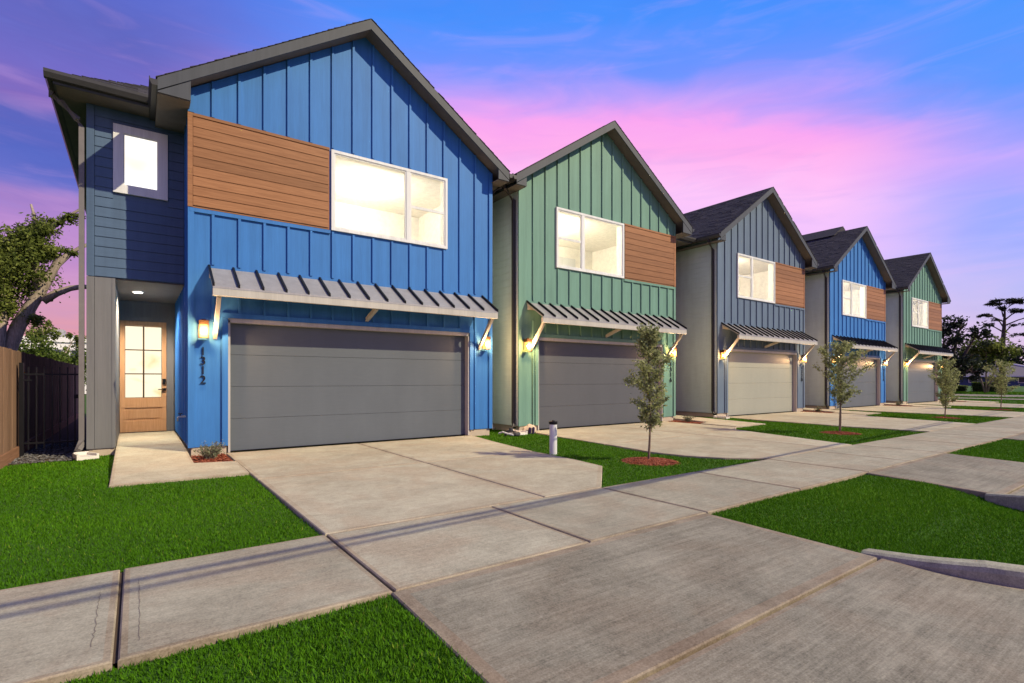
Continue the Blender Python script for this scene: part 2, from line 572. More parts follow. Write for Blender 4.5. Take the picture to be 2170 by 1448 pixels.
def add_prism(bm, pts, axis, a, b):
    """polygon pts (2-D) extruded along an axis from a to b"""
    def P(p, w):
        if axis == 'y':
            return (p[0], w, p[1])
        if axis == 'x':
            return (w, p[0], p[1])
        return (p[0], p[1], w)
    n = len(pts)
    v0 = [bm.verts.new(P(p, a)) for p in pts]
    v1 = [bm.verts.new(P(p, b)) for p in pts]
    bm.faces.new(v0)
    bm.faces.new(v1[::-1])
    for i in range(n):
        j = (i + 1) % n
        bm.faces.new((v0[i], v0[j], v1[j], v1[i]))


def add_tube(bm, pts, rad, n=8, cap=True, rect=None):
    rings = []
    pts = [Vector(p) for p in pts]
    for i, p in enumerate(pts):
        d = (pts[min(i + 1, len(pts) - 1)] - pts[max(i - 1, 0)]).normalized()
        a = d.orthogonal() if abs(d.z) < 0.9 else Vector((1, 0, 0))
        a = (a - d * a.dot(d)).normalized()
        b = d.cross(a)
        r = rad[i] if hasattr(rad, '__len__') else rad
        ring = []
        for k in range(n):
            th = 2 * math.pi * k / n + (math.pi / 4 if n == 4 else 0)
            ring.append(bm.verts.new(p + (a * math.cos(th) + b * math.sin(th)) * r))
        rings.append(ring)
    for r0, r1 in zip(rings, rings[1:]):
        for k in range(n):
            bm.faces.new((r0[k], r0[(k + 1) % n], r1[(k + 1) % n], r1[k]))
    if cap:
        bm.faces.new(rings[0][::-1])
        bm.faces.new(rings[-1])


def box(name, mat, parent, *b, bevel=0.0):
    bm = bmesh.new()
    add_box(bm, *b)
    if bevel:
        bmesh.ops.bevel(bm, geom=list(bm.edges), offset=bevel, segments=1, affect='EDGES')
    return bm_obj(name, bm, mat, parent)


CUBES = {}


def piece(name, mat, parent, x0, x1, y0, y1, z0, z1, rot=None):
    """one of many alike pieces: shares its mesh data"""
    if mat not in CUBES:
        bm = bmesh.new()
        add_box(bm, -.5, .5, -.5, .5, -.5, .5)
        bmesh.ops.recalc_face_normals(bm, faces=bm.faces)
        me = bpy.data.meshes.new('piece_' + mat)
        bm.to_mesh(me)
        bm.free()
        me.materials.append(MATS[mat])
        CUBES[mat] = me
    o = bpy.data.objects.new(name, CUBES[mat])
    o.location = ((x0 + x1) / 2, (y0 + y1) / 2, (z0 + z1) / 2)
    o.scale = (abs(x1 - x0), abs(y1 - y0), abs(z1 - z0))
    if rot:
        o.rotation_euler = rot
    return finish(o, parent)


def np_mesh(name, verts, nper, mat, parent=None, var=None):
    """verts: (n*nper,3); n faces of nper corners each; var: one value for each face"""
    nv = len(verts)
    nf = nv // nper
    me = bpy.data.meshes.new(name)
    me.vertices.add(nv)
    me.vertices.foreach_set('co', np.ascontiguousarray(verts, dtype=np.float32).ravel())
    me.loops.add(nv)
    me.loops.foreach_set('vertex_index', np.arange(nv, dtype=np.int32))
    me.polygons.add(nf)
    me.polygons.foreach_set('loop_start', np.arange(0, nv, nper, dtype=np.int32))
    me.update(calc_edges=True)
    if var is not None:
        a = me.attributes.new('var', 'FLOAT', 'FACE')
        a.data.foreach_set('value', np.asarray(var, dtype=np.float32))
    me.materials.append(MATS[mat])
    return finish(bpy.data.objects.new(name, me), parent)


def clip(poly, axis, val, keep_less):
    out = []
    n = len(poly)
    for i in range(n):
        p, q = poly[i], poly[(i + 1) % n]
        ip = (p[axis] <= val) == keep_less
        iq = (q[axis] <= val) == keep_less
        if ip:
            out.append(p)
        if ip != iq:
            f = (val - p[axis]) / (q[axis] - p[axis])
            out.append((p[0] + (q[0] - p[0]) * f, p[1] + (q[1] - p[1]) * f))
    return out


def slab(name, poly, mat, edge_mat, parent, zf, thick=0.12, band=0.075):
    """concrete slab: chamfered edge, smooth-tooled border, broomed field"""
    bm = bmesh.new()
    f = bm.faces.new([bm.verts.new((x, y, 0)) for x, y in poly])
    if f.normal.z < 0 or f.calc_area() == 0:
        pass
    bm.normal_update()
    if f.normal.z < 0:
        f.normal_flip()
    bmesh.ops.inset_region(bm, faces=[f], thickness=0.008, use_even_offset=True, use_boundary=True)
    ov = set(v for e in bm.edges if len(e.link_faces) == 1 for v in e.verts)
    inner = max(bm.faces, key=lambda q: q.calc_area())
    bmesh.ops.inset_region(bm, faces=[inner], thickness=band, use_even_offset=True, use_boundary=True)
    inner = max(bm.faces, key=lambda q: q.calc_area())
    for g in bm.faces:
        g.material_index = 0 if g is inner else 1
    for v in bm.verts:
        v.co.z = zf(v.co.x, v.co.y) - (0.007 if v in ov else 0)
    be = [e for e in bm.edges if len(e.link_faces) == 1]
    ex = bmesh.ops.extrude_edge_only(bm, edges=be)
    for v in [g for g in ex['geom'] if isinstance(g, bmesh.types.BMVert)]:
        v.co.z -= thick
    for g in ex['geom']:
        if isinstance(g, bmesh.types.BMFace):
            g.material_index = 1
    me = bpy.data.meshes.new(name)
    bm.to_mesh(me)
    bm.free()
    me.materials.append(MATS[mat])
    me.materials.append(MATS[edge_mat])
    return finish(bpy.data.objects.new(name, me), parent)


def slabs(poly, xs, ys, mat, edge_mat, parent, zf, gap=0.020, thick=0.12, band=0.075):
    xs = [-1e3] + list(xs) + [1e3]
    ys = [-1e3] + list(ys) + [1e3]
    out = []
    for xa, xb in zip(xs, xs[1:]):
        for ya, yb in zip(ys, ys[1:]):
            p = clip(poly, 0, xa + gap / 2, False)
            p = clip(p, 0, xb - gap / 2, True) if p else p
            p = clip(p, 1, ya + gap / 2, False) if p else p
            p = clip(p, 1, yb - gap / 2, True) if p else p
            if len(p) > 2:
                a = 0.5 * abs(sum(p[i][0] * p[(i + 1) % len(p)][1] - p[(i + 1) % len(p)][0] * p[i][1] for i in range(len(p))))
                if a > 0.05:
                    out.append(slab('slab', p, mat, edge_mat, parent, zf, thick, band))
    return out


# ------------------------------------------------------------------ ground, paving
def kstruct(o):
    o['kind'] = 'structure'
    return o


def ground_sheet():
    bm = bmesh.new()
    rs = [-60, -20, -8, 20, 60, 200, 700, 1500]
    add = bm.verts.new
    v = [add(p) for p in ((-1500, -1500, -0.30), (1500, -1500, -0.30), (1500, 1500, -0.30), (-1500, 1500, -0.30))]
    bm.faces.new(v)
    o = bm_obj('ground', bm, 'lawn_soil')
    kstruct(o)


ground_sheet()


def smooth01(v):
    v = max(0.0, min(1.0, v))
    return v * v * (3 - 2 * v)


def z_flat(x, y):
    return 0.0


def z_apron(x, y):
    return -0.06 * smooth01((2.98 - y) / 1.4)


def z_street(x, y):
    return -0.06 - 0.03 * max(0.0, 1.5 - y)


def sheet(name, poly, z, mat):
    bm = bmesh.new()
    bm.faces.new([bm.verts.new((x, y, z)) for x, y in poly])
    o = bm_obj(name, bm, mat)
    return kstruct(o)


# joint filler seen between slabs: sheets just below the slab tops
sidewalk = sheet('sidewalk', [(-14, 3.0), (47, 3.0), (47, 4.39), (-14, 4.39)], -0.020, 'joint_filler')
sw_x = [-9.6, -7.9, -6.2, -4.6, -3.1, -1.6, -0.08, 1.27, 2.91, 4.48, 6.32, 8.28, 9.9, 11.5, 13.4, 15.5, 17.1, 18.7, 20.6, 22.4, 23.9, 25.5, 27.1, 29, 30.9, 32.4, 34, 35.6, 37.5, 39.5, 41.5, 43.5]
sw = slabs([(-13, 2.985), (46, 2.985), (46, 4.405), (-13, 4.405)], sw_x, [], 'concrete_walk', 'concrete_walk_edge', sidewalk, z_flat, band=0.028)


def crack(parent, pts, w):
    bm = bmesh.new()
    a, b = [], []
    for i, (x, y) in enumerate(pts):
        ww = w * (0.35 + 0.65 * random.random())
        a.append(bm.verts.new((x - ww / 2, y, 0.0015)))
        b.append(bm.verts.new((x + ww / 2, y, 0.0015)))
    for i in range(len(pts) - 1):
        bm.faces.new((a[i], b[i], b[i + 1], a[i + 1]))
    bm_obj('crack', bm, 'crack_dark', parent)


def jag(x, y0, y1, n, amp):
    return [(x + random.uniform(-amp, amp), y0 + (y1 - y0) * i / n) for i in range(n + 1)]


def slab_at(lst, x, y):
    for o in lst:
        bb = [v.co for v in o.data.vertices]
        if min(v.x for v in bb) <= x <= max(v.x for v in bb) and min(v.y for v in bb) <= y <= max(v.y for v in bb):
            return o
    return lst[0]


crack(slab_at(sw, -0.17, 3.5), jag(-0.175, 4.0, 3.2, 26, 0.006), 0.006)
crack(slab_at(sw, 0.01, 3.5), jag(0.012, 4.1, 3.14, 30, 0.004), 0.005)

# driveways
DW = []
dw1 = [(1.27, 10.30), (1.27, 4.42), (4.50, 4.42), (5.62, 5.50), (5.72, 6.2), (5.76, 7.3), (6.02, 9.0), (6.22, 10.0), (6.22, 10.30)]
DW.append((dw1, 3.62, 1.27, 4.48))
HX = [0.72, 7.64, 16.06, 24.48, 33.08]
for k in range(1, 5):
    h = HX[k]
    l0 = 0.75 if k == 1 else -0.1
    p = [(h + 0.28, 10.30), (h + 0.05, 8.7), (h - 0.1, 6.9), (h - 0.22, 6.1), (h - 0.12, 5.45), (h + 0.2 + (l0 - 0.75) * .4, 4.9), (h + l0, 4.42), (h + 3.82, 4.42),
         (h + 4.9, 7.55), (h + 5.56, 7.9), (h + 5.56, 10.30)]
    DW.append((p, h + 3.0, h + l0, h + 3.82))
DRIVES = []
for k, (p, xc, xa, xb) in enumerate(DW):
    d = sheet('driveway', p, -0.020, 'joint_filler')
    d.data.transform(Matrix.Translation((0, 0, 0)))
    DRIVES.append(d)
    slabs(p, [xc], [7.35], 'concrete_drive', 'concrete_drive_edge', d, z_flat, gap=0.020, band=0.055 if k == 0 else 0.035)

# entry walks: front stoop and the leg that joins the driveway
walk_polys = [[(-0.31, 14.2), (-0.27, 7.92), (1.255, 7.92), (1.255, 9.02), (0.70, 9.14), (0.70, 14.2)]]
for k in range(1, 5):
    h = HX[k]
    walk_polys.append([(h + 6.12, 14.2), (h + 6.12, 9.14), (h + 5.575, 9.02), (h + 5.575, 7.92), (h + 7.09, 7.92), (h + 7.13, 14.2)])
for k, p in enumerate(walk_polys):
    w_ = sheet('front_walk', p, -0.020, 'joint_filler')
    slabs(p, [], [11.42], 'concrete_drive', 'concrete_drive_edge', w_, lambda x, y: 0.012 + 0.10 * smooth01((y - 7.9) / 4.5), thick=0.16, band=0.03)

# aprons between sidewalk and street, with kerb returns
APRONS = [(1.245, 4.44), (8.16, 11.45), (15.45, 18.7), (24.0, 27.2)]
for a, b in APRONS:
    p = [(a, 2.972), (a, 1.58), (b + 0.10, 1.58), (b, 2.972)]
    s_ = sheet('driveway_apron', p, -0.16, 'joint_filler')
    slabs(p, [], [], 'concrete_street', 'concrete_street_edge', s_, z_apron, thick=0.30, band=0.075)
street = sheet('street', [(-14, -9), (47, -9), (47, 1.57), (-14, 1.57)], -0.45, 'joint_filler')
st_poly = [(-13, -8.5), (47, -8.5), (47, 0.04), (-13, 0.04)]
slabs(st_poly, [-4.0, 11.5, 20, 29, 38], [-2.6], 'concrete_street', 'concrete_street_edge', street, z_street, thick=0.1, gap=0.03, band=0.06)
for a, b in APRONS:
    th = [(a - 0.004, 1.555), (a - 0.004, 1.40)]
    for i in range(1, 9):
        q = math.pi / 2 * i / 8
        th.append((a - 0.004 - 1.35 * (1 - math.cos(q)), 1.40 - 1.35 * math.sin(q)))
    for i in range(8, 0, -1):
        q = math.pi / 2 * i / 8
        th.append((b + 0.104 + 1.35 * (1 - math.cos(q)), 1.40 - 1.35 * math.sin(q)))
    th += [(b + 0.104, 1.40), (b + 0.104, 1.555)]
    slab('slab', th, 'concrete_street', 'concrete_street_edge', street, z_street, 0.12, 0.03)


def kerb(label, pts, ztop, w, zbase):
    """kerb return: swept profile with a rounded face"""
    bm = bmesh.new()
    rows = []
    n = len(pts)
    for i, (x, y) in enumerate(pts):
        d = Vector((pts[min(i + 1, n - 1)][0] - pts[max(i - 1, 0)][0], pts[min(i + 1, n - 1)][1] - pts[max(i - 1, 0)][1])).normalized()
        nrm = Vector((-d.y, d.x))
        zt = ztop[i]
        prof = [(0, zbase), (0.004, zt - 0.045), (0.016, zt - 0.014), (0.045, zt), (w - 0.02, zt + 0.002), (w, zt - 0.015), (w, zbase - 0.1)]
        rows.append([bm.verts.new((x + nrm.x * q, y + nrm.y * q, z)) for q, z in prof])
    for r0, r1 in zip(rows, rows[1:]):
        for k in range(len(r0) - 1):
            bm.faces.new((r0[k], r0[k + 1], r1[k + 1], r1[k]))
    bm.faces.new(rows[0])
    bm.faces.new(rows[-1][::-1])
    o = bm_obj('kerb', bm, 'concrete_kerb', None)
    return kstruct(o)


def arc(x0, y0, sgn, rad, straight, n=24, run=6.0):
    """starts going towards -y, bends to +-x, then runs along the street"""
    pts = [(x0, y0 - straight * i / 3) for i in range(3)]
    cx = x0 + sgn * rad
    for i in range(n + 1):
        a = math.pi / 2 * i / n
        pts.append((cx - sgn * rad * math.cos(a), y0 - straight - rad * math.sin(a)))
    pts.append((cx + sgn * run, y0 - straight - rad))
    return pts


def kerb_z(n, top=0.035):
    return [-0.05 + (top + 0.05) * min(1.0, i / 8) for i in range(n)]


for k, (a, b) in enumerate(APRONS):
    pr = arc(b + 0.105, 1.70, 1, 1.35, 0.30, run=0.9)
    kerb('', pr, kerb_z(len(pr)), 0.15, -0.2)
    pl = arc(a - 0.005, 1.70, -1, 1.35, 0.30, run=0.9 if k else 6)
    # swap side so that the back of the kerb faces the lawn
    pl = pl[::-1]
    kerb('', pl, kerb_z(len(pl))[::-1], 0.15, -0.2)


# ------------------------------------------------------------------ lawns and grass
def inside(poly, px, py):
    res = np.zeros(len(px), bool)
    n = len(poly)
    for i in range(n):
        x0, y0 = poly[i]
        x1, y1 = poly[(i + 1) % n]
        c = ((y0 > py) != (y1 > py))
        xi = (x1 - x0) * (py - y0) / ((y1 - y0) if y1 != y0 else 1e-9) + x0
        res ^= c & (px < xi)
    return res


def z_lawn(x, y):
    x = np.asarray(x, float)
    y = np.asarray(y, float)
    z = -0.03 + 0.010 * np.sin(x * 1.7 + y * 0.6) * np.sin(y * 1.3 + 0.4)
    z = z - 0.035 * np.clip((2.97 - y) / 1.4, 0, 1) ** 2 * (y < 2.98)
    for (a, b) in APRONS[1:]:
        d = np.hypot((x - (a - 0.05)) / 1.0, (y - 1.05) / 1.0)
        z = z - 0.20 * np.clip(1 - d / 1.25, 0, 1) ** 1.2 * (x < a + 0.02)
    return z


def lawn(poly, holes=(), step=0.15):
    xs = [p[0] for p in poly]
    ys = [p[1] for p in poly]
    x0, x1, y0, y1 = min(xs), max(xs), min(ys), max(ys)
    bm = bmesh.new()
    f = bm.faces.new([bm.verts.new((x, y, 0)) for x, y in poly])
    for i in range(1, int((x1 - x0) / step)):
        bmesh.ops.bisect_plane(bm, geom=list(bm.verts) + list(bm.edges) + list(bm.faces), plane_co=(x0 + i * step, 0, 0), plane_no=(1, 0, 0))
    for i in range(1, int((y1 - y0) / step)):
        bmesh.ops.bisect_plane(bm, geom=list(bm.verts) + list(bm.edges) + list(bm.faces), plane_co=(0, y0 + i * step, 0), plane_no=(0, 1, 0))
    for v in bm.verts:
        v.co.z = float(z_lawn(v.co.x, v.co.y))
    be = [e for e in bm.edges if len(e.link_faces) == 1]
    ex = bmesh.ops.extrude_edge_only(bm, edges=be)
    for v in [g for g in ex['geom'] if isinstance(g, bmesh.types.BMVert)]:
        v.co.z -= 0.22
    bm.normal_update()
    for fc in bm.faces:
        if fc.normal.z < 0:
            fc.normal_flip()
    me = bpy.data.meshes.new('lawn')
    bm.to_mesh(me)
    bm.free()
    me.materials.append(MATS['lawn_soil'])
    return kstruct(finish(bpy.data.objects.new('lawn', me), None))


def blades(poly, dens_near, avoid=(), hmin=0.012, hmax=0.028):
    xs = [p[0] for p in poly]
    ys = [p[1] for p in poly]
    x0, x1, y0, y1 = min(xs), max(xs), min(ys), max(ys)
    n = int((x1 - x0) * (y1 - y0) * dens_near)
    px = rng.uniform(x0, x1, n)
    py = rng.uniform(y0, y1, n)
    d = np.hypot(px, py)
    jx, jy = rng.normal(0, 0.011, n), rng.normal(0, 0.011, n)
    keepp = np.clip((5.0 / np.maximum(d, 5.0)) ** 1.5, 0.03, 1)
    k = (rng.random(n) < keepp) & inside(poly, px, py)
    for (cx, cy, r) in avoid:
        k &= np.hypot(px - cx, py - cy) > r
    # only where the camera or a step to its side could see
    az = np.arctan2(py, px)
    k &= (az > R(0)) & (az < R(112))
    px, py, d = px[k] + jx[k], py[k] + jy[k], d[k]
    n = len(px)
    wide = 1 + np.clip((d - 5) / 6, 0, 5)
    patch = 0.5 + 0.5 * np.sin(px * 2.3 + 1.1 * np.sin(py * 1.9)) * np.sin(py * 2.9 + 1.3 * np.sin(px * 1.3))
    h = rng.uniform(hmin, hmax, n) * (0.8 + 0.4 * patch) * (1 + 0.15 * np.clip((d - 5) / 6, 0, 3))
    w = rng.uniform(0.0028, 0.0052, n) * wide
    th = rng.uniform(0, 2 * np.pi, n)
    lx = rng.normal(0, 0.45, n) * h
    ly = rng.normal(0, 0.45, n) * h
    z = z_lawn(px, py)
    V = np.zeros((n, 3, 3))
    V[:, 0] = np.stack([px - np.cos(th) * w, py - np.sin(th) * w, z - 0.002], 1)
    V[:, 1] = np.stack([px + np.cos(th) * w, py + np.sin(th) * w, z - 0.002], 1)
    V[:, 2] = np.stack([px + lx, py + ly, z + h], 1)
    broad = np.sin(px * 0.9 + 2 * np.sin(py * 0.5)) * np.sin(py * 1.1 + 1.5 * np.sin(px * 0.6))
    var = np.clip(rng.normal(0.40, 0.15, n) + 0.16 * (patch - 0.5) + 0.16 * broad, 0, 0.93)
    dry = rng.random(n) < 0.012
    var[dry] = 1.0
    o = np_mesh('grass', V.reshape(-1, 3), 3, 'grass_blade', None, var)
    return o


LAWNS = []


def add_lawn(poly, label, dens, avoid=(), step=0.25):
    lawn(poly, step=step)
    o = blades(poly, dens, avoid)
    tag(o, label, 'grass', kind='stuff')


TREES = [(6.62, 5.45), (13.85, 5.6), (22.3, 5.75), (30.3, 5.9)]
add_lawn([(-1.62, 4.42), (1.255, 4.42), (1.255, 7.905), (-0.285, 7.905), (-0.315, 11.4), (-0.72, 11.4), (-0.9, 11.15), (-1.62, 10.9), (-7, 10.9), (-7, 4.42)],
         'short green lawn left of the nearest driveway, in front of the wooden fence', 8000, [(-0.83, 11.1, 0.2)])
add_lawn([(-7, 2.97), (-7, 0.2), (0.0, 0.2), (0.75, 0.65), (1.06, 1.25), (1.10, 1.69), (1.235, 1.70), (1.235, 2.97)],
         'dark green verge strip at the bottom left between sidewalk and kerb', 14000)
add_lawn([(4.455, 2.97), (4.54, 1.70), (4.68, 1.69), (4.69, 1.35), (4.88, 0.80), (5.75, 0.19), (7.0, 0.19), (7.6, 0.5), (7.95, 1.0), (8.01, 1.69), (8.15, 1.70), (8.15, 2.97)],
         'green verge between the nearest two driveway aprons, bordered by a curved kerb', 12000)
add_lawn([(11.46, 2.97), (11.55, 1.70), (11.72, 1.5), (12.2, 0.6), (13.0, 0.2), (14.6, 0.2), (15.2, 0.9), (15.3, 1.6), (15.43, 2.97)],
         'far verge strip beyond the second driveway apron', 9000, step=0.4)
add_lawn([(18.72, 2.97), (18.8, 1.0), (20, 0.3), (23, 0.3), (23.9, 1.0), (23.98, 2.97)], 'farthest verge strip along the sidewalk', 5000, step=0.6)


def between(a, b, lbl, t_i, ext=None):
    """lawn between the right side of drive a and the left side of drive b"""
    pa, pb = DW[a][0], DW[b][0]
    if a == 0:
        rightside = [(4.515, 4.42), (5.635, 5.495), (5.735, 6.2), (5.775, 7.3), (6.035, 9.0), (6.235, 10.0), (6.235, 10.32), (6.85, 10.32), (6.85, 12.5), (7.6, 12.5), (7.6, 10.32)]
    else:
        h = HX[a]
        rightside = [(h + 3.835, 4.42), (h + 4.9, 7.5), (h + 5.56, 7.905), (h + 7.1, 7.905), (h + 7.14, 11.4), (h + 7.5, 11.4), (h + 7.5, 13.0), (HX[b] - 0.02, 13.0), (HX[b] - 0.02, 10.32)]
    leftside = [(x - 0.015, y) for x, y in pb[:7]]
    poly = rightside + leftside
    tx, ty = TREES[t_i]
    add_lawn(poly, lbl, 6500, [(tx, ty, 0.44)], step=0.3)


between(0, 1, 'green lawn strip between the nearest two driveways, around the nearest young tree', 0)
between(1, 2, 'green lawn strip between the second and third driveways', 1)
between(2, 3, 'green lawn strip between the third and fourth driveways', 2)
between(3, 4, 'green lawn strip between the fourth and fifth driveways', 3)
h = HX[4]
add_lawn([(h + 3.835, 4.42), (h + 4.9, 7.5), (h + 5.56, 7.905), (h + 7.1, 7.905), (h + 7.2, 16), (46.0, 16), (46.0, 4.42)],
         'lawn beyond the farthest house, up to the cross street', 3500, step=0.8)
# cross street side: sidewalk and street at the far end
cs = sheet('far_sidewalk', [(46.2, -9), (47.9, -9), (47.9, 60), (46.2, 60)], 0.0, 'concrete_drive')
cs2 = sheet('far_street', [(52, -30), (60.5, -30), (60.5, 80), (52, 80)], -0.02, 'concrete_street')
fl = sheet('far_lawn', [(60.6, -30), (140, -30), (140, 90), (60.6, 90)], 0.0, 'lawn_soil')
far_blades_poly = [(47.95, 2), (51.9, 2), (51.9, 30), (47.95, 30)]
lf = sheet('far_verge', far_blades_poly, -0.03, 'lawn_soil')
o = blades(far_blades_poly, 2500, (), 0.05, 0.09)
tag(o, 'yellow green verge along the cross street at the far right', 'grass', kind='stuff')
fb2 = [(60.8, 6), (70, 6), (70, 26), (60.8, 26)]
o = blades(fb2, 2200, (), 0.06, 0.12)
o.location.z = 0.03
tag(o, 'pale lawn in front of the far hedges', 'grass', kind='stuff')

# ------------------------------------------------------------------ houses
W = 6.10
Y0 = 10.32
APEX = 8.42
PITCH = 0.667
RT = 0.16


class House:
    def __init__(self, hx, mir, name, label, main, garage, number, panes, wing_detail):
        self.hx, self.mir, self.main = hx, mir, main
        base = (hx + W / 2, Y0, 0)
        self.root = thing(name, base, label, 'house', 'row of gabled townhouses')
        self.build(garage, number, panes, wing_detail)

    def X(self, x):
        return self.hx + (W - x if self.mir else x)

    def b(self, x0, x1, y0, y1, z0, z1):
        a, c = sorted((self.X(x0), self.X(x1)))
        return (a, c, Y0 + y0, Y0 + y1, z0, z1)

    def box(self, name, mat, parent, *q, bevel=0.0):
        return box(name, mat, parent, *self.b(*q), bevel=bevel)

    def piece(self, name, mat, parent, *q):
        return piece(name, mat, parent, *self.b(*q))

    def poly(self, bm, pts, y0, y1):
        add_prism(bm, [(self.X(x), z) for x, z in pts], 'y', Y0 + y0, Y0 + y1)

    def under(self, x):
        return APEX - RT * 1.2 - PITCH * abs(x - W / 2)

    def build(self, garage, number, panes, wd):
        main, root = self.main, self.root
        C = W / 2
        # ---- front wall: two piers and the gable above the garage opening
        bm = bmesh.new()
        gx0, gx1, gz = 0.60, 5.52, 2.36
        add_box(bm, *self.b(0, gx0, 0, 0.2, 0.13, gz))
        add_box(bm, *self.b(gx1, W, 0, 0.2, 0.13, gz))
        ox0, ox1, oz0, oz1 = 1.22, 3.715, 4.225, 5.735
        self.poly(bm, [(0, gz), (W, gz), (W, oz0), (0, oz0)], 0, 0.2)
        self.poly(bm, [(0, oz0), (ox0, oz0), (ox0, oz1), (0, oz1)], 0, 0.2)
        self.poly(bm, [(ox1, oz0), (W, oz0), (W, oz1), (ox1, oz1)], 0, 0.2)
        self.poly(bm, [(0, oz1), (W, oz1), (W, self.under(W)), (C, self.under(C)), (0, self.under(0))], 0, 0.2)
        fw = bm_obj('front_wall', bm, main, root)
        # battens
        xs = [W - 0.35 - 0.408 * k for k in range(14)]
        bw, bd = 0.021, 0.032
        for x in xs:
            z0 = 2.445 if 0.5 < x < 5.62 else 0.14
            z1 = self.under(x) - 0.01
            if x > 5.6:
                z0 = 2.30
            segs = [(z0, z1)]
            if 1.10 < x < 3.80:
                segs = [(z0, 4.165), (5.80, z1)]
            elif x >= 3.80:
                segs = [(z0, 4.19), (5.80, z1)]
            for a, c in segs:
                if a < 3.2 < c:
                    self.piece('batten', main, fw, x - bw, x + bw, -bd, 0, a, 2.77 if x > 0.24 else 3.2)
                    self.piece('batten', main, fw, x - bw, x + bw, -bd, 0, 3.26, c)
                elif c - a > 0.03:
                    self.piece('batten', main, fw, x - bw, x + bw, -bd, 0, a, c)
        # corner boards, garage surround, bands
        zc = self.under(0)
        self.piece('corner_board', main, fw, -0.021, 0.07, -0.034, 0, 0.13, zc - 0.02)
        self.piece('corner_board', main, fw, W - 0.07, W + 0.021, -0.034, 0, 0.13, 4.19)
        self.piece('corner_board', main, fw, W - 0.07, W + 0.021, -0.034, 0, 5.80, zc - 0.02)
        self.piece('band_board', main, fw, 0.5, 5.62, -0.038, 0, 2.36, 2.445)
        self.piece('band_board', main, fw, 0.505, 0.598, -0.036, 0, 0.13, 2.358)
        self.piece('band_board', main, fw, 5.522, 5.615, -0.036, 0, 0.13, 2.358)
        self.piece('band_board', main, fw, 3.76, W - 0.001, -0.037, 0, 4.125, 4.188)
        self.piece('band_board', main, fw, 0.24, 5.82, -0.012, 0, 3.20, 3.262)
        # foundation showing under the siding
        bm = bmesh.new()
        add_box(bm, *self.b(0.03, gx0 - 0.02, 0.02, 12, -0.2, 0.13))
        add_box(bm, *self.b(gx1 + 0.02, W - 0.03, 0.02, 12, -0.2, 0.13))
        bm_obj('foundation', bm, 'foundation', root)
        # ---- cedar panel
        pz0, pz1 = 4.20, 5.79
        px0, px1 = 3.775, W
        cp = self.box('cedar_panel', 'cedar_plank', root, px0, px1 + 0.004, -0.012, -0.003, pz0, pz1)
        npl = 9
        ph = (pz1 - pz0 - 0.09) / npl
        for i in range(npl):
            z = pz0 + 0.03 + i * ph
            self.piece('plank', 'cedar_plank', cp, px0 + 0.02, px1 - 0.055, -0.030, -0.012, z + 0.006, z + ph - 0.006)
        self.piece('trim', 'cedar_plank', cp, px1 - 0.05, px1 + 0.024, -0.036, -0.012, pz0, pz1)
        self.piece('trim', 'cedar_plank', cp, px0, px1 - 0.052, -0.036, -0.012, pz1 - 0.05, pz1)
        # ---- main window
        wx0, wx1, wz0, wz1 = 1.19, 3.745, 4.195, 5.765
        mx = 2.13
        win = bmesh.new()
        t_ = 0.055
        add_box(win, *self.b(wx0, wx1, -0.05, 0, wz1 - t_, wz1))
        add_box(win, *self.b(wx0, wx1, -0.05, 0, wz0, wz0 + t_))
        add_box(win, *self.b(wx0, wx0 + t_, -0.05, 0, wz0 + t_, wz1 - t_))
        add_box(win, *self.b(wx1 - t_, wx1, -0.05, 0, wz0 + t_, wz1 - t_))
        add_box(win, *self.b(mx - 0.045, mx + 0.045, -0.047, 0, wz0 + t_, wz1 - t_))
        win = bm_obj('window', win, 'paint_white', root)
        jb = bmesh.new()
        ja, jc, jl, jh = 1.22, 3.715, 4.225, 5.735
        add_box(jb, *self.b(ja + .001, ja + .012, 0.002, 0.209, jl + .001, jh - .001))
        add_box(jb, *self.b(jc - .012, jc - .001, 0.002, 0.209, jl + .001, jh - .001))
        add_box(jb, *self.b(ja + .013, jc - .013, 0.002, 0.209, jl + .001, jl + .012))
        add_box(jb, *self.b(ja + .013, jc - .013, 0.002, 0.209, jh - .012, jh - .001))
        bm_obj('jamb', jb, 'room_wall', win)
        # sashes
        for a, c, lo, hi in ((wx0 + t_, mx - 0.045, wz0 + t_, 4.98), (wx0 + t_, mx - 0.045, 4.98, wz1 - t_), (mx + 0.045, wx1 - t_, wz0 + t_, wz1 - t_)):
            s = bmesh.new()
            q = 0.028
            add_box(s, *self.b(a, c, -0.034, 0, hi - q, hi))
            add_box(s, *self.b(a, c, -0.034, 0, lo, lo + q))
            add_box(s, *self.b(a, a + q, -0.034, 0, lo + q, hi - q))
            add_box(s, *self.b(c - q, c, -0.034, 0, lo + q, hi - q))
            bm_obj('sash', s, 'paint_white', win)
        self.piece('pane', panes[0], win, wx0 + t_ + 0.028, mx - 0.073, -0.012, -0.004, wz0 + t_ + 0.028, 4.952)
        self.piece('pane', panes[1], win, wx0 + t_ + 0.028, mx - 0.073, -0.012, -0.004, 5.008, wz1 - t_ - 0.028)
        self.piece('pane', panes[2], win, mx + 0.073, wx1 - t_ - 0.028, -0.012, -0.004, wz0 + t_ + 0.028, wz1 - t_ - 0.028)
        # ---- lit bedroom behind the window
        rm = bmesh.new()
        rx0, rx1, ry1, rz0, rz1 = 0.24, 5.86, 3.4, 3.45, 5.93
        q_ = 0.04
        add_box(rm, *self.b(rx0, rx1, ry1, ry1 + q_, rz0, rz1))
        add_box(rm, *self.b(rx0 - q_, rx0, 0.21, ry1, rz0, rz1))
        add_box(rm, *self.b(rx1, rx1 + q_, 0.21, ry1, rz0, rz1))
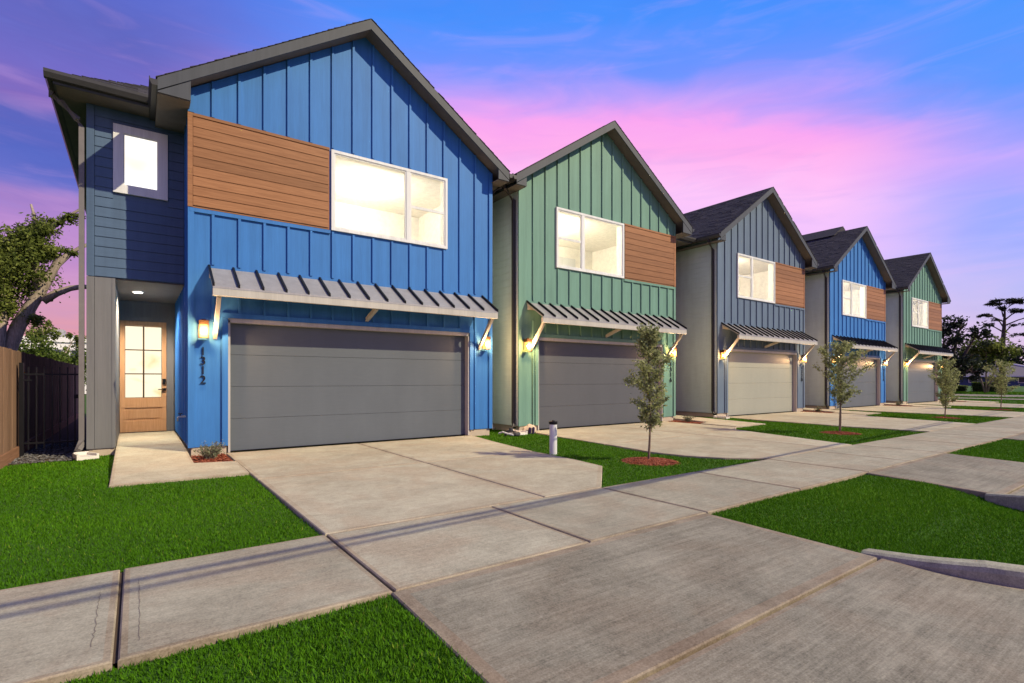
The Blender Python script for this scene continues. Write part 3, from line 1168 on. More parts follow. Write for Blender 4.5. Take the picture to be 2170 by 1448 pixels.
        add_box(rm, *self.b(rx0, rx1, 0.21, ry1, rz0 - q_, rz0))
        add_box(rm, *self.b(rx0, rx1, 0.21, ry1, rz1, rz1 + q_))
        room = bm_obj('lit_room', rm, 'room_wall', root)
        self.box('ceiling_lamp', 'room_lamp', room, 2.2, 2.6, 1.6, 2.0, rz1 - 0.09, rz1 - 0.003, bevel=0.03)
        self.box('door_casing', 'paint_white', room, 4.1, 5.0, ry1 - 0.03, ry1 - 0.001, rz0 + 0.001, rz0 + 2.1)
        li = bpy.data.lights.new('room_light', 'POINT')
        li.energy = panes[3]
        li.color = (1.0, 0.89, 0.70)
        li.shadow_soft_size = 0.18
        lo = bpy.data.objects.new('room_light', li)
        lo.location = (self.X(2.4), Y0 + 1.8, rz1 - 0.32)
        finish(lo, room)
        # ---- garage door: surround and four sections
        gd = bmesh.new()
        add_box(gd, *self.b(gx0, gx0 + 0.035, -0.01, 0.24, 0.0, gz - 0.035))
        add_box(gd, *self.b(gx1 - 0.035, gx1, -0.01, 0.24, 0.0, gz - 0.035))
        add_box(gd, *self.b(gx0, gx1, -0.01, 0.24, gz - 0.075, gz))
        gd = bm_obj('garage_door', gd, 'paint_garage_trim', root)
        hh = (gz - 0.075) / 4
        for i in range(4):
            pb = bmesh.new()
            add_box(pb, *self.b(gx0 + 0.035, gx1 - 0.035, 0.13, 0.18, 0.012 + i * hh, (i + 1) * hh + 0.0095))
            bmesh.ops.bevel(pb, geom=list(pb.edges), offset=0.0045, segments=1, affect='EDGES')
            bm_obj('section', pb, garage, gd)
        self.piece('bottom_seal', 'black_metal', gd, gx0 + 0.036, gx1 - 0.036, 0.135, 0.172, 0.001, 0.0115)
        # ---- awning
        ax0, ax1, zt, zb, dep = 0.24, 5.82, 3.205, 2.80, 0.66
        aw = bmesh.new()
        add_prism(aw, [(Y0 - 0.012, zt), (Y0 - 0.012, zt - 0.03), (Y0 - dep, zb - 0.03), (Y0 - dep, zb)], 'x', *sorted((self.X(ax0), self.X(ax1))))
        aw = bm_obj('awning', aw, 'awning_metal', root)
        sl_len = math.hypot(dep - 0.01, zt - zb)
        ang = math.atan2(zt - zb, dep)
        ns = 15
        for i in range(ns + 1):
            x = ax0 + 0.012 + (ax1 - ax0 - 0.024) * i / ns
            bmr = bmesh.new()
            q = 0.015
            add_prism(bmr, [(Y0 - 0.013, zt), (Y0 - 0.013, zt + 0.055), (Y0 - dep - 0.004, zb + 0.052), (Y0 - dep - 0.004, zb)], 'x', *sorted((self.X(x - q), self.X(x + q))))
            bm_obj('seam', bmr, 'awning_seam', aw)
        self.box('front_beam', 'awning_frame', aw, ax0 + 0.004, ax1 - 0.004, -dep + 0.004, -dep + 0.074, zb - 0.150, zb - 0.032)
        self.box('wall_plate', 'awning_frame', aw, ax0 + 0.01, ax1 - 0.01, -0.055, -0.026, zt - 0.18, zt - 0.05)
        for x, zl in ((ax0 + 0.10, 1.98), ((ax0 + ax1) / 2, 2.46), (ax1 - 0.10, 1.98)):
            br = bmesh.new()
            zf = zb - 0.12
            yb = Y0 - 0.030
            yf = Y0 - dep + 0.078
            wv = 0.062 if zl < 2.2 else 0.045
            add_prism(br, [(yb, zl), (yb, zl + wv * 1.7), (yf, zf + 0.05), (yf, zf - wv * 0.9)], 'x', *sorted((self.X(x - 0.03), self.X(x + 0.03))))
            bm_obj('bracket', br, 'awning_frame', aw)
        # ---- side walls of the main body (lap siding)
        sw_ = self.box('side_wall', 'paint_side_grey', root, 0.0, 0.18, 0.2, 12.0, 0.13, self.under(0))
        for i in range(34):
            z = 0.14 + i * 0.175
            if z + 0.17 > self.under(0):
                break
            bmr = bmesh.new()
            xa, xb = self.X(-0.014), self.X(0.0)
            xc = self.X(-0.005)
            y0_, y1_ = Y0 + 0.02, Y0 + 12.0
            vs = [bmr.verts.new(p) for p in ((xa, y0_, z), (xa, y1_, z), (xc, y1_, z + 0.172), (xc, y0_, z + 0.172), (xb, y0_, z), (xb, y1_, z), (xb, y1_, z + 0.172), (xb, y0_, z + 0.172))]
            for f in ((0, 1, 2, 3), (4, 5, 1, 0), (3, 2, 6, 7), (0, 3, 7, 4), (1, 5, 6, 2)):
                bmr.faces.new([vs[q] for q in f])
            bm_obj('siding_board', bmr, 'paint_side_grey', sw_)
        # entry side of the body: painted like the front for the return, grey behind
        rw = self.box('return_wall', main, root, W - 0.18, W, 0.2, 3.9, 0.13, self.under(W) - 0.03)
        for i in range(9):
            y = 0.33 + 0.408 * i
            if y < 3.85:
                self.piece('batten', main, rw, W, W + 0.02, y - 0.02, y + 0.02, 0.14, 3.0 if y > 1.05 else 5.9)
        self.box('rear_body', 'paint_side_grey', root, W - 0.18, W, 3.9, 12.0, 0.13, self.under(W) - 0.03)
        self.box('rear_wall', 'paint_side_grey', root, 0.18, W - 0.18, 11.85, 12.0, 0.13, self.under(W) - 0.03)
        # ---- main roof
        eL, eR = -0.30, W + 0.45
        yF, yB = -0.33, 12.3
        bm = bmesh.new()
        tz = lambda x: APEX - PITCH * abs(x - C)
        self.poly(bm, [(eL, tz(eL)), (C, APEX), (eR, tz(eR)), (eR, tz(eR) - RT), (C, APEX - RT * 1.2), (eL, tz(eL) - RT)], yF + 0.03, yB)
        roof = bm_obj('roof', bm, 'paint_soffit', root)
        # shingle courses on both slopes: one joined field of real tabs
        self.shingles(roof, eL, C, tz, yF + 0.0, yB, -1)
        self.shingles(roof, C, eR, tz, yF + 0.0, yB, 1)
        # rake boards
        for a, c in ((eL, C), (C, eR)):
            bmr = bmesh.new()
            self.poly(bmr, [(a, tz(a) - 0.006), (c, tz(c) - 0.006), (c, tz(c) - 0.20), (a, tz(a) - 0.20)], yF, yF + 0.028)
            bm_obj('rake_board', bmr, 'paint_trim_charcoal', roof)
        # boxed eave returns
        for a, wl in ((eL, 0.0), (eR, W)):
            bmr = bmesh.new()
            zb_ = tz(a) - 0.235
            self.poly(bmr, [(a, zb_), (wl, zb_), (wl, tz(wl) - 0.22), (a, tz(a) - 0.22)], yF + 0.002, yF + 0.026)
            bm_obj('eave_return', bmr, 'paint_trim_charcoal', roof)
            self.box('soffit', 'paint_soffit', roof, min(a, wl), max(a, wl), yF + 0.028, yB, zb_ - 0.012, zb_)
            s = -1 if a < 0 else 1
            g = bmesh.new()
            zg = tz(a) - 0.02
            xg = a + s * 0.001
            self.poly(g, [(xg, zg), (xg, zg - 0.12), (xg + s * 0.075, zg - 0.12), (xg + s * 0.11, zg - 0.05), (xg + s * 0.11, zg), (xg + s * 0.098, zg), (xg + s * 0.095, zg - 0.03), (xg + s * 0.012, zg - 0.03)],
                      yF - 0.01, 12.3 if a < 0 else 12.0)
            bm_obj('gutter', g, 'gutter_dark', roof)
        # ---- downspout at the garage-side corner
        g = bmesh.new()
        xg = eL - 0.05
        z_ = tz(eL) - 0.15
        P_ = [(self.X(xg), Y0 + 0.10, z_), (self.X(xg), Y0 + 0.10, z_ - 0.08), (self.X(-0.07), Y0 + 0.12, z_ - 0.32), (self.X(-0.07), Y0 + 0.12, 0.22), (self.X(-0.12), Y0 + 0.02, 0.10)]
        add_tube(g, P_, 0.052, 4)
        bm_obj('downspout', g, 'downspout_dark', root)
        # ---- house number
        self.number(number)
        self.wing(wd)

    def shingles(self, roof, xa, xb, tz, y0, y1, s):
        run = abs(xb - xa)
        sl = math.hypot(1, PITCH)
        exp_ = 0.14
        n = int(run * sl / exp_) + 1
        V, var = [], []
        cx, sx = 1 / sl, PITCH / sl
        eave = xa if s < 0 else xb
        for i in range(n):
            d0 = i * exp_ - 0.02
            d1 = min(d0 + exp_ + 0.03, run * sl)
            y = y0 - random.uniform(0, 0.25)
            while y < y1:
                w_ = random.uniform(0.16, 0.34)
                a, b_ = max(y, y0 - 0.012), min(y + w_ - 0.006, y1)
                y += w_
                if b_ - a < 0.02:
                    continue
                t0, t1 = random.choice((0.012, 0.014, 0.020)), 0.004

                def pt(d, yy, off):
                    x = eave + (-s) * d * cx
                    z = tz(eave) + d * sx
                    return (self.X(x + s * sx * off), Y0 + yy, z + cx * off)
                V += [pt(d0, a, t0), pt(d0, b_, t0), pt(d1, b_, t1), pt(d1, a, t1)]
                V += [pt(d0, a, 0), pt(d0, b_, 0), pt(d0, b_, t0), pt(d0, a, t0)]
                V += [pt(d0, a, 0), pt(d0, a, t0), pt(d1, a, t1), pt(d1, a, 0)]
                v_ = min(1, max(0, random.gauss(0.45, 0.2)))
                var += [v_] * 3
        o = np_mesh('shingles', np.array(V), 4, 'shingle', roof, var)
        o['kind'] = 'stuff'

    def number(self, text):
        x = W - 0.20
        fw = self.root
        for i, ch in enumerate(text):
            cu = bpy.data.curves.new('digit', 'FONT')
            cu.body = ch
            cu.size = 0.20
            cu.extrude = 0.008
            cu.align_x = 'CENTER'
            cu.materials.append(MATS['black_metal'])
            tmp = bpy.data.objects.new('digit', cu)
            COL.objects.link(tmp)
            dg = bpy.context.evaluated_depsgraph_get()
            me = bpy.data.meshes.new_from_object(tmp.evaluated_get(dg))
            COL.objects.unlink(tmp)
            bpy.data.objects.remove(tmp)
            M = Matrix.Translation((self.X(x), Y0 - 0.020, 1.70 - i * 0.162)) @ Matrix.Rotation(R(90), 4, 'X')
            me.transform(M)
            if not me.materials:
                me.materials.append(MATS['black_metal'])
            o = finish(bpy.data.objects.new('house_number_digit', me), fw)

    def wing(self, wd):
        """entry wing set back beside the garage: upper room over a recessed front door"""
        root = self.root
        wx0, wx1 = W, W + 1.39
        yf = 1.08
        zl = 3.03
        mat = 'paint_wing_slate'
        ww = self.box('wing_wall', mat, root, wx0 + 0.002, wx1, yf, 12.0, zl + 0.02, 5.98)
        if wd:
            nb = 17
            bh = (5.97 - zl - 0.03) / nb
            wz = (4.54, 5.73)
            wxa, wxb = 6.36, 7.15
            for i in range(nb):
                z = zl + 0.03 + i * bh
                spans = [(wx0 + 0.012, wx1 - 0.09)]
                if z < wz[1] and z + bh > wz[0]:
                    spans = [(wx0 + 0.012, wxa - 0.002), (wxb + 0.002, wx1 - 0.09)]
                for a, c in spans:
                    bmr = bmesh.new()
                    xa, xb = sorted((self.X(a), self.X(c)))
                    ya = Y0 + yf
                    vs = [bmr.verts.new(p) for p in ((xa, ya - 0.019, z), (xb, ya - 0.019, z), (xb, ya - 0.007, z + bh - 0.003), (xa, ya - 0.007, z + bh - 0.003), (xa, ya, z), (xb, ya, z), (xb, ya, z + bh - 0.003), (xa, ya, z + bh - 0.003))]
                    for f in ((0, 1, 2, 3), (4, 5, 1, 0), (3, 2, 6, 7), (0, 3, 7, 4), (1, 5, 6, 2)):
                        bmr.faces.new([vs[q] for q in f])
                    bm_obj('siding_board', bmr, mat, ww)
            self.box('corner_board', mat, ww, wx1 - 0.085, wx1 + 0.02, yf - 0.026, yf, zl + 0.02, 5.97)
        else:
            wz = (4.54, 5.73)
            wxa, wxb = 6.36, 7.15
        # small window with a wide white surround
        q = bmesh.new()
        t_ = 0.14
        add_box(q, *self.b(wxa, wxb, yf - 0.045, yf, wz[0], wz[0] + t_))
        add_box(q, *self.b(wxa, wxb, yf - 0.045, yf, wz[1] - t_, wz[1]))
        add_box(q, *self.b(wxa, wxa + t_, yf - 0.045, yf, wz[0] + t_, wz[1] - t_))
        add_box(q, *self.b(wxb - t_, wxb, yf - 0.045, yf, wz[0] + t_, wz[1] - t_))
        wi = bm_obj('window', q, 'paint_white', root)
        self.piece('pane', 'pane_bright', wi, wxa + t_, wxb - t_, yf - 0.012, yf - 0.004, wz[0] + t_, wz[1] - t_)
        q = bmesh.new()
        s_ = 0.02
        a, c, lo, hi = wxa + t_, wxb - t_, wz[0] + t_, wz[1] - t_
        add_box(q, *self.b(a, c, yf - 0.03, yf, lo, lo + s_))
        add_box(q, *self.b(a, c, yf - 0.03, yf, hi - s_, hi))
        add_box(q, *self.b(a, a + s_, yf - 0.03, yf, lo + s_, hi - s_))
        add_box(q, *self.b(c - s_, c, yf - 0.03, yf, lo + s_, hi - s_))
        bm_obj('sash', q, 'paint_white', wi)
        # column, recess
        cx0 = 7.12
        col = self.box('entry_column', 'paint_column_grey', root, cx0, wx1, yf, 3.95, 0.10, zl + 0.02)
        self.piece('corner_board', 'paint_column_grey', col, wx1 - 0.33, wx1 - 0.09, yf - 0.014, yf, 0.10, zl + 0.01)
        self.piece('corner_board', 'paint_column_grey', col, cx0, cx0 + 0.045, yf - 0.022, yf, 0.10, zl + 0.01)
        self.piece('corner_board', 'paint_column_grey', col, wx1 - 0.085, wx1 + 0.02, yf - 0.022, yf, 0.10, zl + 0.01)
        self.box('foundation', 'foundation', root, cx0 + 0.01, wx1 - 0.01, yf + 0.01, 12, -0.2, 0.10)
        self.box('entry_ceiling', 'paint_soffit', root, wx0 + 0.002, cx0, yf + 0.03, 3.95, zl + 0.0, zl + 0.019)
        bk = self.box('entry_wall', 'paint_column_grey', root, wx0 + 0.002, cx0, 3.95, 4.1, 0.11, zl)
        dx0, dx1, dz0, dz1 = 6.27, 7.115, 0.125, 2.58
        self.piece('trim', 'paint_column_grey', bk, wx0 + 0.03, dx0 - 0.005, 3.90, 3.95, 0.12, dz1 + 0.10)
        self.piece('trim', 'paint_column_grey', bk, dx0 - 0.004, dx1, 3.90, 3.95, dz1 + 0.006, dz1 + 0.10)
        self.piece('batten', 'paint_column_grey', bk, 6.66, 6.70, 3.93, 3.95, dz1 + 0.11, zl - 0.01)
        self.piece('batten', 'paint_column_grey', bk, wx0 + 0.03, cx0, 3.935, 3.95, zl - 0.06, zl - 0.002)
        # door: stiles, rails, muntins, six lites, raised panel
        d = bmesh.new()
        y0, y1 = 3.905, 3.948
        st = 0.085
        add_box(d, *self.b(dx0, dx0 + st, y0, y1, dz0, dz1))
        add_box(d, *self.b(dx1 - st, dx1, y0, y1, dz0, dz1))
        lz0, lz1 = 0.88, 2.47
        add_box(d, *self.b(dx0 + st, dx1 - st, y0, y1, lz1, dz1))
        add_box(d, *self.b(dx0 + st, dx1 - st, y0, y1, 0.66, lz0))
        add_box(d, *self.b(dx0 + st, dx1 - st, y0, y1, dz0, 0.38))
        add_box(d, *self.b(dx0 + st, dx1 - st, y0 + 0.018, y1, 0.38, 0.66))
        door = bm_obj('front_door', d, 'door_wood', root)
        self.piece('raised_panel', 'door_wood', door, dx0 + st + 0.045, dx1 - st - 0.045, y0 + 0.006, y0 + 0.018, 0.42, 0.62)
        xm = (dx0 + dx1) / 2
        h3 = (lz1 - lz0) / 3
        for i in range(3):
            za, zb = lz0 + i * h3, lz0 + (i + 1) * h3
            for a, c in ((dx0 + st, xm), (xm, dx1 - st)):
                self.piece('pane', 'pane_door', door, a + 0.010, c - 0.010, y0 + 0.018, y0 + 0.026, za + 0.010, zb - 0.010)
            if i:
                self.piece('muntin', 'dark_bronze', door, dx0 + st, dx1 - st, y0 + 0.004, y0 + 0.017, za - 0.012, za + 0.012)
        self.piece('muntin', 'dark_bronze', door, xm - 0.015, xm + 0.015, y0 + 0.0025, y0 + 0.0165, lz0, lz1)
        self.piece('threshold', 'black_metal', door, dx0, dx1, y0 - 0.05, y1, 0.113, 0.124)
        hx_ = dx0 + 0.045
        self.piece('keypad', 'black_metal', door, hx_ - 0.032, hx_ + 0.032, y0 - 0.025, y0, 1.17, 1.30)
        self.piece('handle', 'black_metal', door, hx_ - 0.035, hx_ + 0.035, y0 - 0.02, y0, 1.03, 1.09)
        self.piece('handle', 'black_metal', door, hx_ - 0.01, hx_ + 0.11, y0 - 0.055, y0 - 0.035, 1.05, 1.07)
        # hip roof over the wing
        ex, ey, ez = wx1 + 0.41, yf - 0.45, 6.15
        bm = bmesh.new()
        Pp = [(ex, ey, ez), (4.9, ey, ez), (6.4, ey + 1.5, ez + 0.9), (6.4, 12.2, ez + 0.9), (ex, 12.2, ez), (4.9, 12.2, ez)]
        vs = [bm.verts.new((self.X(x), Y0 + y, z)) for x, y, z in Pp]
        lo = [bm.verts.new((self.X(x), Y0 + y, z - 0.13)) for x, y, z in Pp]
        for f in ((0, 1, 2), (0, 2, 3, 4), (1, 5, 3, 2)):
            bm.faces.new([vs[i] for i in f])
        for a, c in ((0, 1), (4, 0)):
            bm.faces.new((vs[a], vs[c], lo[c], lo[a]))
        wr = bm_obj('wing_roof', bm, 'shingle', root)
        a_ = wr.data.attributes.new('var', 'FLOAT', 'FACE')
        a_.data.foreach_set('value', [0.4] * len(wr.data.polygons))
        if wd:
            V, var = [], []
            for i in range(12):
                t0, t1 = i * 0.115 - 0.012, i * 0.115 + 0.13
                # front plane rises with y; side plane rises with -x
                x = 6.45 - random.uniform(0, .2)
                while x < ex - t0:
                    w_ = random.uniform(0.16, 0.32)
                    c = min(x + w_ - 0.006, ex - t0)
                    k = 0.6
                    o_ = random.choice((0.012, 0.014, 0.02))
                    f = lambda xx, tt, up: (self.X(min(xx, ex - tt)), Y0 + ey + tt - up * 0.5, ez + tt * k + up)
                    V += [f(x, t0, o_), f(c, t0, o_), f(c, t1, 0.005), f(x, t1, 0.005)]
                    V += [f(x, t0, 0), f(c, t0, 0), f(c, t0, o_), f(x, t0, o_)]
                    v_ = min(1, max(0, random.gauss(0.6, 0.25)))
                    var += [v_] * 2
                    x += w_
            o = np_mesh('shingles', np.array(V), 4, 'shingle', wr, var)
            o['kind'] = 'stuff'
        # fascia, soffit, gutter
        self.box('fascia', 'paint_trim_charcoal', wr, W + 0.47, ex - 0.002, ey + 0.004, ey + 0.03, ez - 0.17, ez - 0.008)
        self.box('fascia', 'paint_trim_charcoal', wr, ex - 0.03, ex - 0.004, ey + 0.031, 12.2, ez - 0.17, ez - 0.008)
        self.box('soffit', 'paint_soffit', wr, W + 0.02, ex - 0.032, ey + 0.031, yf + 0.02, ez - 0.170, ez - 0.155)
        self.box('soffit', 'paint_soffit', wr, wx1 - 0.02, ex - 0.032, yf + 0.021, 12.2, ez - 0.170, ez - 0.155)

        def gutter(pts, axis, a, c):
            g = bmesh.new()
            if axis == 'x':
                add_prism(g, [(Y0 + y, z) for y, z in pts], 'x', *sorted((self.X(a), self.X(c))))
            else:
                self.poly(g, pts, a, c)
            bm_obj('gutter', g, 'gutter_dark', wr)
        zg = ez - 0.004
        prof = [(0, 0), (0, -0.12), (0.07, -0.12), (0.11, -0.05), (0.11, 0), (0.098, 0), (0.095, -0.03), (0.012, -0.03)]
        gutter([(ey - u, zg + v) for u, v in prof], 'x', W + 0.47, ex + 0.10)
        gutter([(ex + u, zg + v) for u, v in prof], 'y', ey + 0.001, 12.2)
        if wd:
            g = bmesh.new()
            P_ = [(ex + 0.05, ey + 0.42, ez - 0.10), (ex + 0.05, ey + 0.42, ez - 0.20), (ex - 0.06, ey + 0.43, ez - 0.26), (wx1 + 0.14, yf - 0.01, ez - 0.48), (wx1 + 0.085, yf + 0.02, ez - 0.60), (wx1 + 0.085, yf + 0.02, 0.26), (wx1 + 0.10, yf - 0.03, 0.16), (wx1 + 0.12, yf - 0.13, 0.10)]
            add_tube(g, [(self.X(x), Y0 + y, z) for x, y, z in P_], 0.052, 4)
            bm_obj('downspout', g, 'downspout_brown', root)
            # hose bib on the return wall
            g = bmesh.new()
            yb = 0.72
            add_tube(g, [(self.X(W + 0.0), Y0 + yb, 0.62), (self.X(W + 0.09), Y0 + yb, 0.62), (self.X(W + 0.12), Y0 + yb, 0.60), (self.X(W + 0.125), Y0 + yb, 0.54)], [0.016, 0.016, 0.018, 0.014], 8)
            hb_ = bm_obj('hose_tap', g, 'brass', root)
            g = bmesh.new()
            add_tube(g, [(self.X(W + 0.085), Y0 + yb, 0.63), (self.X(W + 0.085), Y0 + yb, 0.67)], 0.008, 6)
            add_tube(g, [(self.X(W + 0.085), Y0 + yb, 0.665), (self.X(W + 0.085), Y0 + yb, 0.68)], 0.035, 10)
            bm_obj('tap_handle', g, 'black_metal', hb_)


PA = ('glass', 'glass', 'glass', 135)
PB = ('glass', 'glass', 'glass', 190)
PC = ('glass', 'glass', 'glass', 165)
PD = ('glass', 'glass', 'glass', 220)
H1 = House(HX[0], True, 'townhouse', 'large blue board-and-batten townhouse, nearest, numbered 1312, with slate entry wing', 'paint_blue', 'garage_grey', '1312', PA, True)
H2 = House(HX[1], False, 'townhouse', 'nearer green board-and-batten townhouse beside the big blue one', 'paint_green', 'garage_dark', '1316', PB, False)
H3 = House(HX[2], False, 'townhouse', 'dark slate grey townhouse in the middle of the row', 'paint_slate', 'garage_light', '1320', PC, False)
H4 = House(HX[3], False, 'townhouse', 'smaller far blue townhouse between the slate and the far green ones', 'paint_blue', 'garage_grey', '1324', PD, False)
H5 = House(HX[4], False, 'townhouse', 'far green townhouse at the right end of the row', 'paint_green', 'garage_grey', '1328', PC, False)


# small raised roof behind the ridge of the far blue house
def ridge_bump(H):
    bm = bmesh.new()
    x0, x1 = 2.6, 4.6
    add_prism(bm, [(H.X(x0), 8.2), (H.X((x0 + x1) / 2), 8.80), (H.X(x1), 8.2)], 'y', Y0 + 0.9, Y0 + 9)
    o = bm_obj('raised_roof', bm, 'shingle', H.root)
    a_ = o.data.attributes.new('var', 'FLOAT', 'FACE')
    a_.data.foreach_set('value', [0.4] * len(o.data.polygons))


ridge_bump(H4)


# ------------------------------------------------------------------ wall lanterns
def lantern(H, x, label):
    cx = H.X(x)
    z0, z1 = 1.985, 2.285
    t = thing('wall_lantern', (cx, Y0 - 0.09, z0), label, 'wall lamp', 'lit lanterns beside the garage doors')
    box('back_plate', 'dark_bronze', t, cx - 0.05, cx + 0.05, Y0 - 0.036, Y0 - 0.024, z0 + 0.05, z1 - 0.02)
    c = bmesh.new()
    add_box(c, cx - 0.072, cx + 0.072, Y0 - 0.178, Y0 - 0.034, z1 - 0.075, z1)
    add_box(c, cx - 0.03, cx + 0.03, Y0 - 0.135, Y0 - 0.075, z1, z1 + 0.02)
    bm_obj('cap', c, 'dark_bronze', t)
    box('glass', 'lantern_glass', t, cx - 0.058, cx + 0.058, Y0 - 0.164, Y0 - 0.048, z0 + 0.012, z1 - 0.077)
    f = bmesh.new()
    for sx in (-1, 1):
        for yy in (Y0 - 0.172, Y0 - 0.040):
            add_box(f, cx + sx * 0.066 - 0.005, cx + sx * 0.066 + 0.005, yy - 0.005, yy + 0.005, z0 + 0.011, z1 - 0.076)
    add_box(f, cx - 0.071, cx + 0.071, Y0 - 0.177, Y0 - 0.035, z0, z0 + 0.010)
    bm_obj('frame', f, 'dark_bronze', t)
    b_ = bmesh.new()
    bmesh.ops.create_uvsphere(b_, u_segments=10, v_segments=8, radius=0.030, matrix=Matrix.Translation((cx, Y0 - 0.106, z0 + 0.125)))
    bm_obj('bulb', b_, 'bulb', t, smooth=True)
    li = bpy.data.lights.new('lantern_light', 'POINT')
    li.energy = 72.0
    li.color = (1.0, 0.60, 0.27)
    li.shadow_soft_size = 0.05
    lo = bpy.data.objects.new('lantern_light', li)
    lo.location = (cx, Y0 - 0.21, z0 + 0.12)
    finish(lo, t)


names = ['nearest blue house', 'nearer green house', 'slate grey house', 'far blue house', 'far green house']
for H, nm in zip((H1, H2, H3, H4, H5), names):
    a, b_ = ('right', 'left') if H.mir else ('left', 'right')
    lantern(H, 0.20, 'lit lantern %s of the garage on the %s' % (a, nm))
    lantern(H, 5.90, 'lit lantern %s of the garage on the %s%s' % (b_, nm, ', above the number 1312' if H.mir else ''))

# recessed light in the nearest entry
t = thing('recessed_light', (0.02, 12.75, 3.02), 'round recessed light shining in the entry ceiling of the nearest house', 'ceiling light')
bm = bmesh.new()
bmesh.ops.create_cone(bm, cap_ends=True, segments=20, radius1=0.075, radius2=0.075, depth=0.008, matrix=Matrix.Translation((0.02, 12.75, 3.0130)))
bm_obj('lens', bm, 'downlight', t)
bm = bmesh.new()
add_tube(bm, [(0.02, 12.75, 3.018), (0.02, 12.75, 3.0285)], 0.098, 20)
bm_obj('trim_ring', bm, 'paint_white', t)
li = bpy.data.lights.new('entry_light', 'SPOT')
li.energy = 650
li.spot_size = R(150)
li.spot_blend = 0.6
li.color = (1.0, 0.83, 0.62)
li.shadow_soft_size = 0.08
lo = bpy.data.objects.new('entry_light', li)
lo.location = (0.02, 12.75, 3.0)
finish(lo, t)


# ------------------------------------------------------------------ fence and gate
def fence():
    t = thing('wooden_fence', (-1.65, 16, 0), 'brown vertical board fence running back from the left edge of the picture', 'fence')
    y = 8.6
    i = 0
    while y < 24:
        dz = random.uniform(-0.012, 0.012)
        dx = random.uniform(-0.004, 0.004)
        piece('plank', 'fence_wood', t, -1.668 + dx, -1.648 + dx, y + 0.003, y + 0.137, 0.14, 1.77 + dz)
        y += 0.140
    for k in range(6):
        piece('kick_board', 'fence_kick', t, -1.647, -1.610, 8.6 + k * 2.6 + .003, 8.6 + (k + 1) * 2.6 - .003, -0.10, 0.15)
    for z in (0.45, 1.0, 1.55):
        piece('rail', 'fence_wood', t, -1.71, -1.673, 8.6, 24, z, z + 0.09)
    for k in range(7):
        piece('post', 'fence_wood', t, -1.80, -1.711, 8.65 + 2.5 * k, 8.74 + 2.5 * k, -0.2, 1.75)


fence()


def gate():
    t = thing('metal_gate', (-1.2, 12.05, 0), 'black metal picket gate between the wooden fence and the blue house', 'gate')
    y = 12.05
    xa, xb = -1.585, -0.80
    box('post', 'black_metal', t, xa - 0.03, xa + 0.03, y - 0.03, y + 0.03, -0.1, 1.57)
    box('post', 'black_metal', t, xb - 0.03, xb + 0.03, y - 0.03, y + 0.03, -0.1, 1.53)
    for z in (0.18, 1.36):
        piece('rail', 'black_metal', t, xa + 0.031, xb - 0.031, y - 0.014, y + 0.014, z, z + 0.028)
    n = 7
    for i in range(n):
        x = xa + (xb - xa) * (i + 0.85) / (n + 0.7)
        piece('picket', 'black_metal', t, x - 0.009, x + 0.009, y - 0.0105, y + 0.0105, 0.09, 1.50)
    piece('hinge', 'black_metal', t, xa + 0.031, xa + 0.13, y - 0.022, y + 0.022, 1.26, 1.285)
    piece('latch', 'black_metal', t, xb - 0.10, xb - 0.031, y - 0.025, y + 0.025, 0.95, 1.02)


gate()

sheet('side_yard', [(-1.66, 10.9), (-0.9, 11.15), (-0.72, 11.4), (-0.67, 11.4), (-0.67, 24), (-1.66, 24)], -0.035, 'dark_soil')


def stones(name, n, fx, size, mat, label, cat, z=-0.03, dist=None):
    V, var = [], []
    for i in range(n):
        x, y, zz = fx()
        s = random.uniform(*size)
        a = random.uniform(0, 6.28)
        pts = []
        sx, sy, sz = s * random.uniform(.7, 1.3), s * random.uniform(.5, 1), s * random.uniform(.25, .6)
        for (u, v, w_) in ((1, 0, 0), (0, 1, 0), (-1, 0, 0), (0, -1, 0), (0, 0, 1), (0, 0, -1)):
            px, py = u * sx, v * sy
            pts.append((x + px * math.cos(a) - py * math.sin(a), y + px * math.sin(a) + py * math.cos(a), zz + w_ * sz))
        q = min(1, max(0, random.gauss(0.5, 0.22)))
        for f in ((0, 1, 4), (1, 2, 4), (2, 3, 4), (3, 0, 4), (1, 0, 5), (2, 1, 5), (3, 2, 5), (0, 3, 5)):
            V += [pts[k] for k in f]
            var.append(q)
    o = np_mesh(name, np.array(V), 3, mat, None, var)
    tag(o, label, cat, kind='stuff')
    return o


def gv():
    y = random.uniform(10.95, 14)
    return random.uniform(-1.6, -0.8), y, -0.02 + random.uniform(0, .01)


stones('gravel', 1500, gv, (0.010, 0.030), 'gravel_stone', 'grey gravel on the ground under the black metal gate', 'gravel')


# ------------------------------------------------------------------ mulch rings, young trees, shrubs
def leaf_field(name, centers, size, mat, parent, aspect=0.5, up=0.2, var=None, spread=None):
    n = len(centers)
    c = np.asarray(centers, float)
    d = rng.normal(0, 1, (n, 3))
    d[:, 2] = d[:, 2] * 0.8 + up
    d /= np.linalg.norm(d, axis=1, keepdims=True)
    r = rng.normal(0, 1, (n, 3))
    s = np.cross(d, r)
    s /= np.linalg.norm(s, axis=1, keepdims=True)
    ln = (rng.uniform(0.6, 1.25, n) * size)[:, None]
    nrm = np.cross(d, s)
    V = np.zeros((n, 4, 3))
    V[:, 0] = c - d * ln * 0.5
    V[:, 1] = c + s * ln * aspect * 0.5 + nrm * ln * 0.06
    V[:, 2] = c + d * ln * 0.5
    V[:, 3] = c - s * ln * aspect * 0.5 + nrm * ln * 0.06
    v = np.clip(rng.normal(0.48, 0.2, n), 0, 1) if var is None else var
    o = np_mesh(name, V.reshape(-1, 3), 4, mat, parent, v)
    o['kind'] = 'thing'
    del o['kind']
    return o


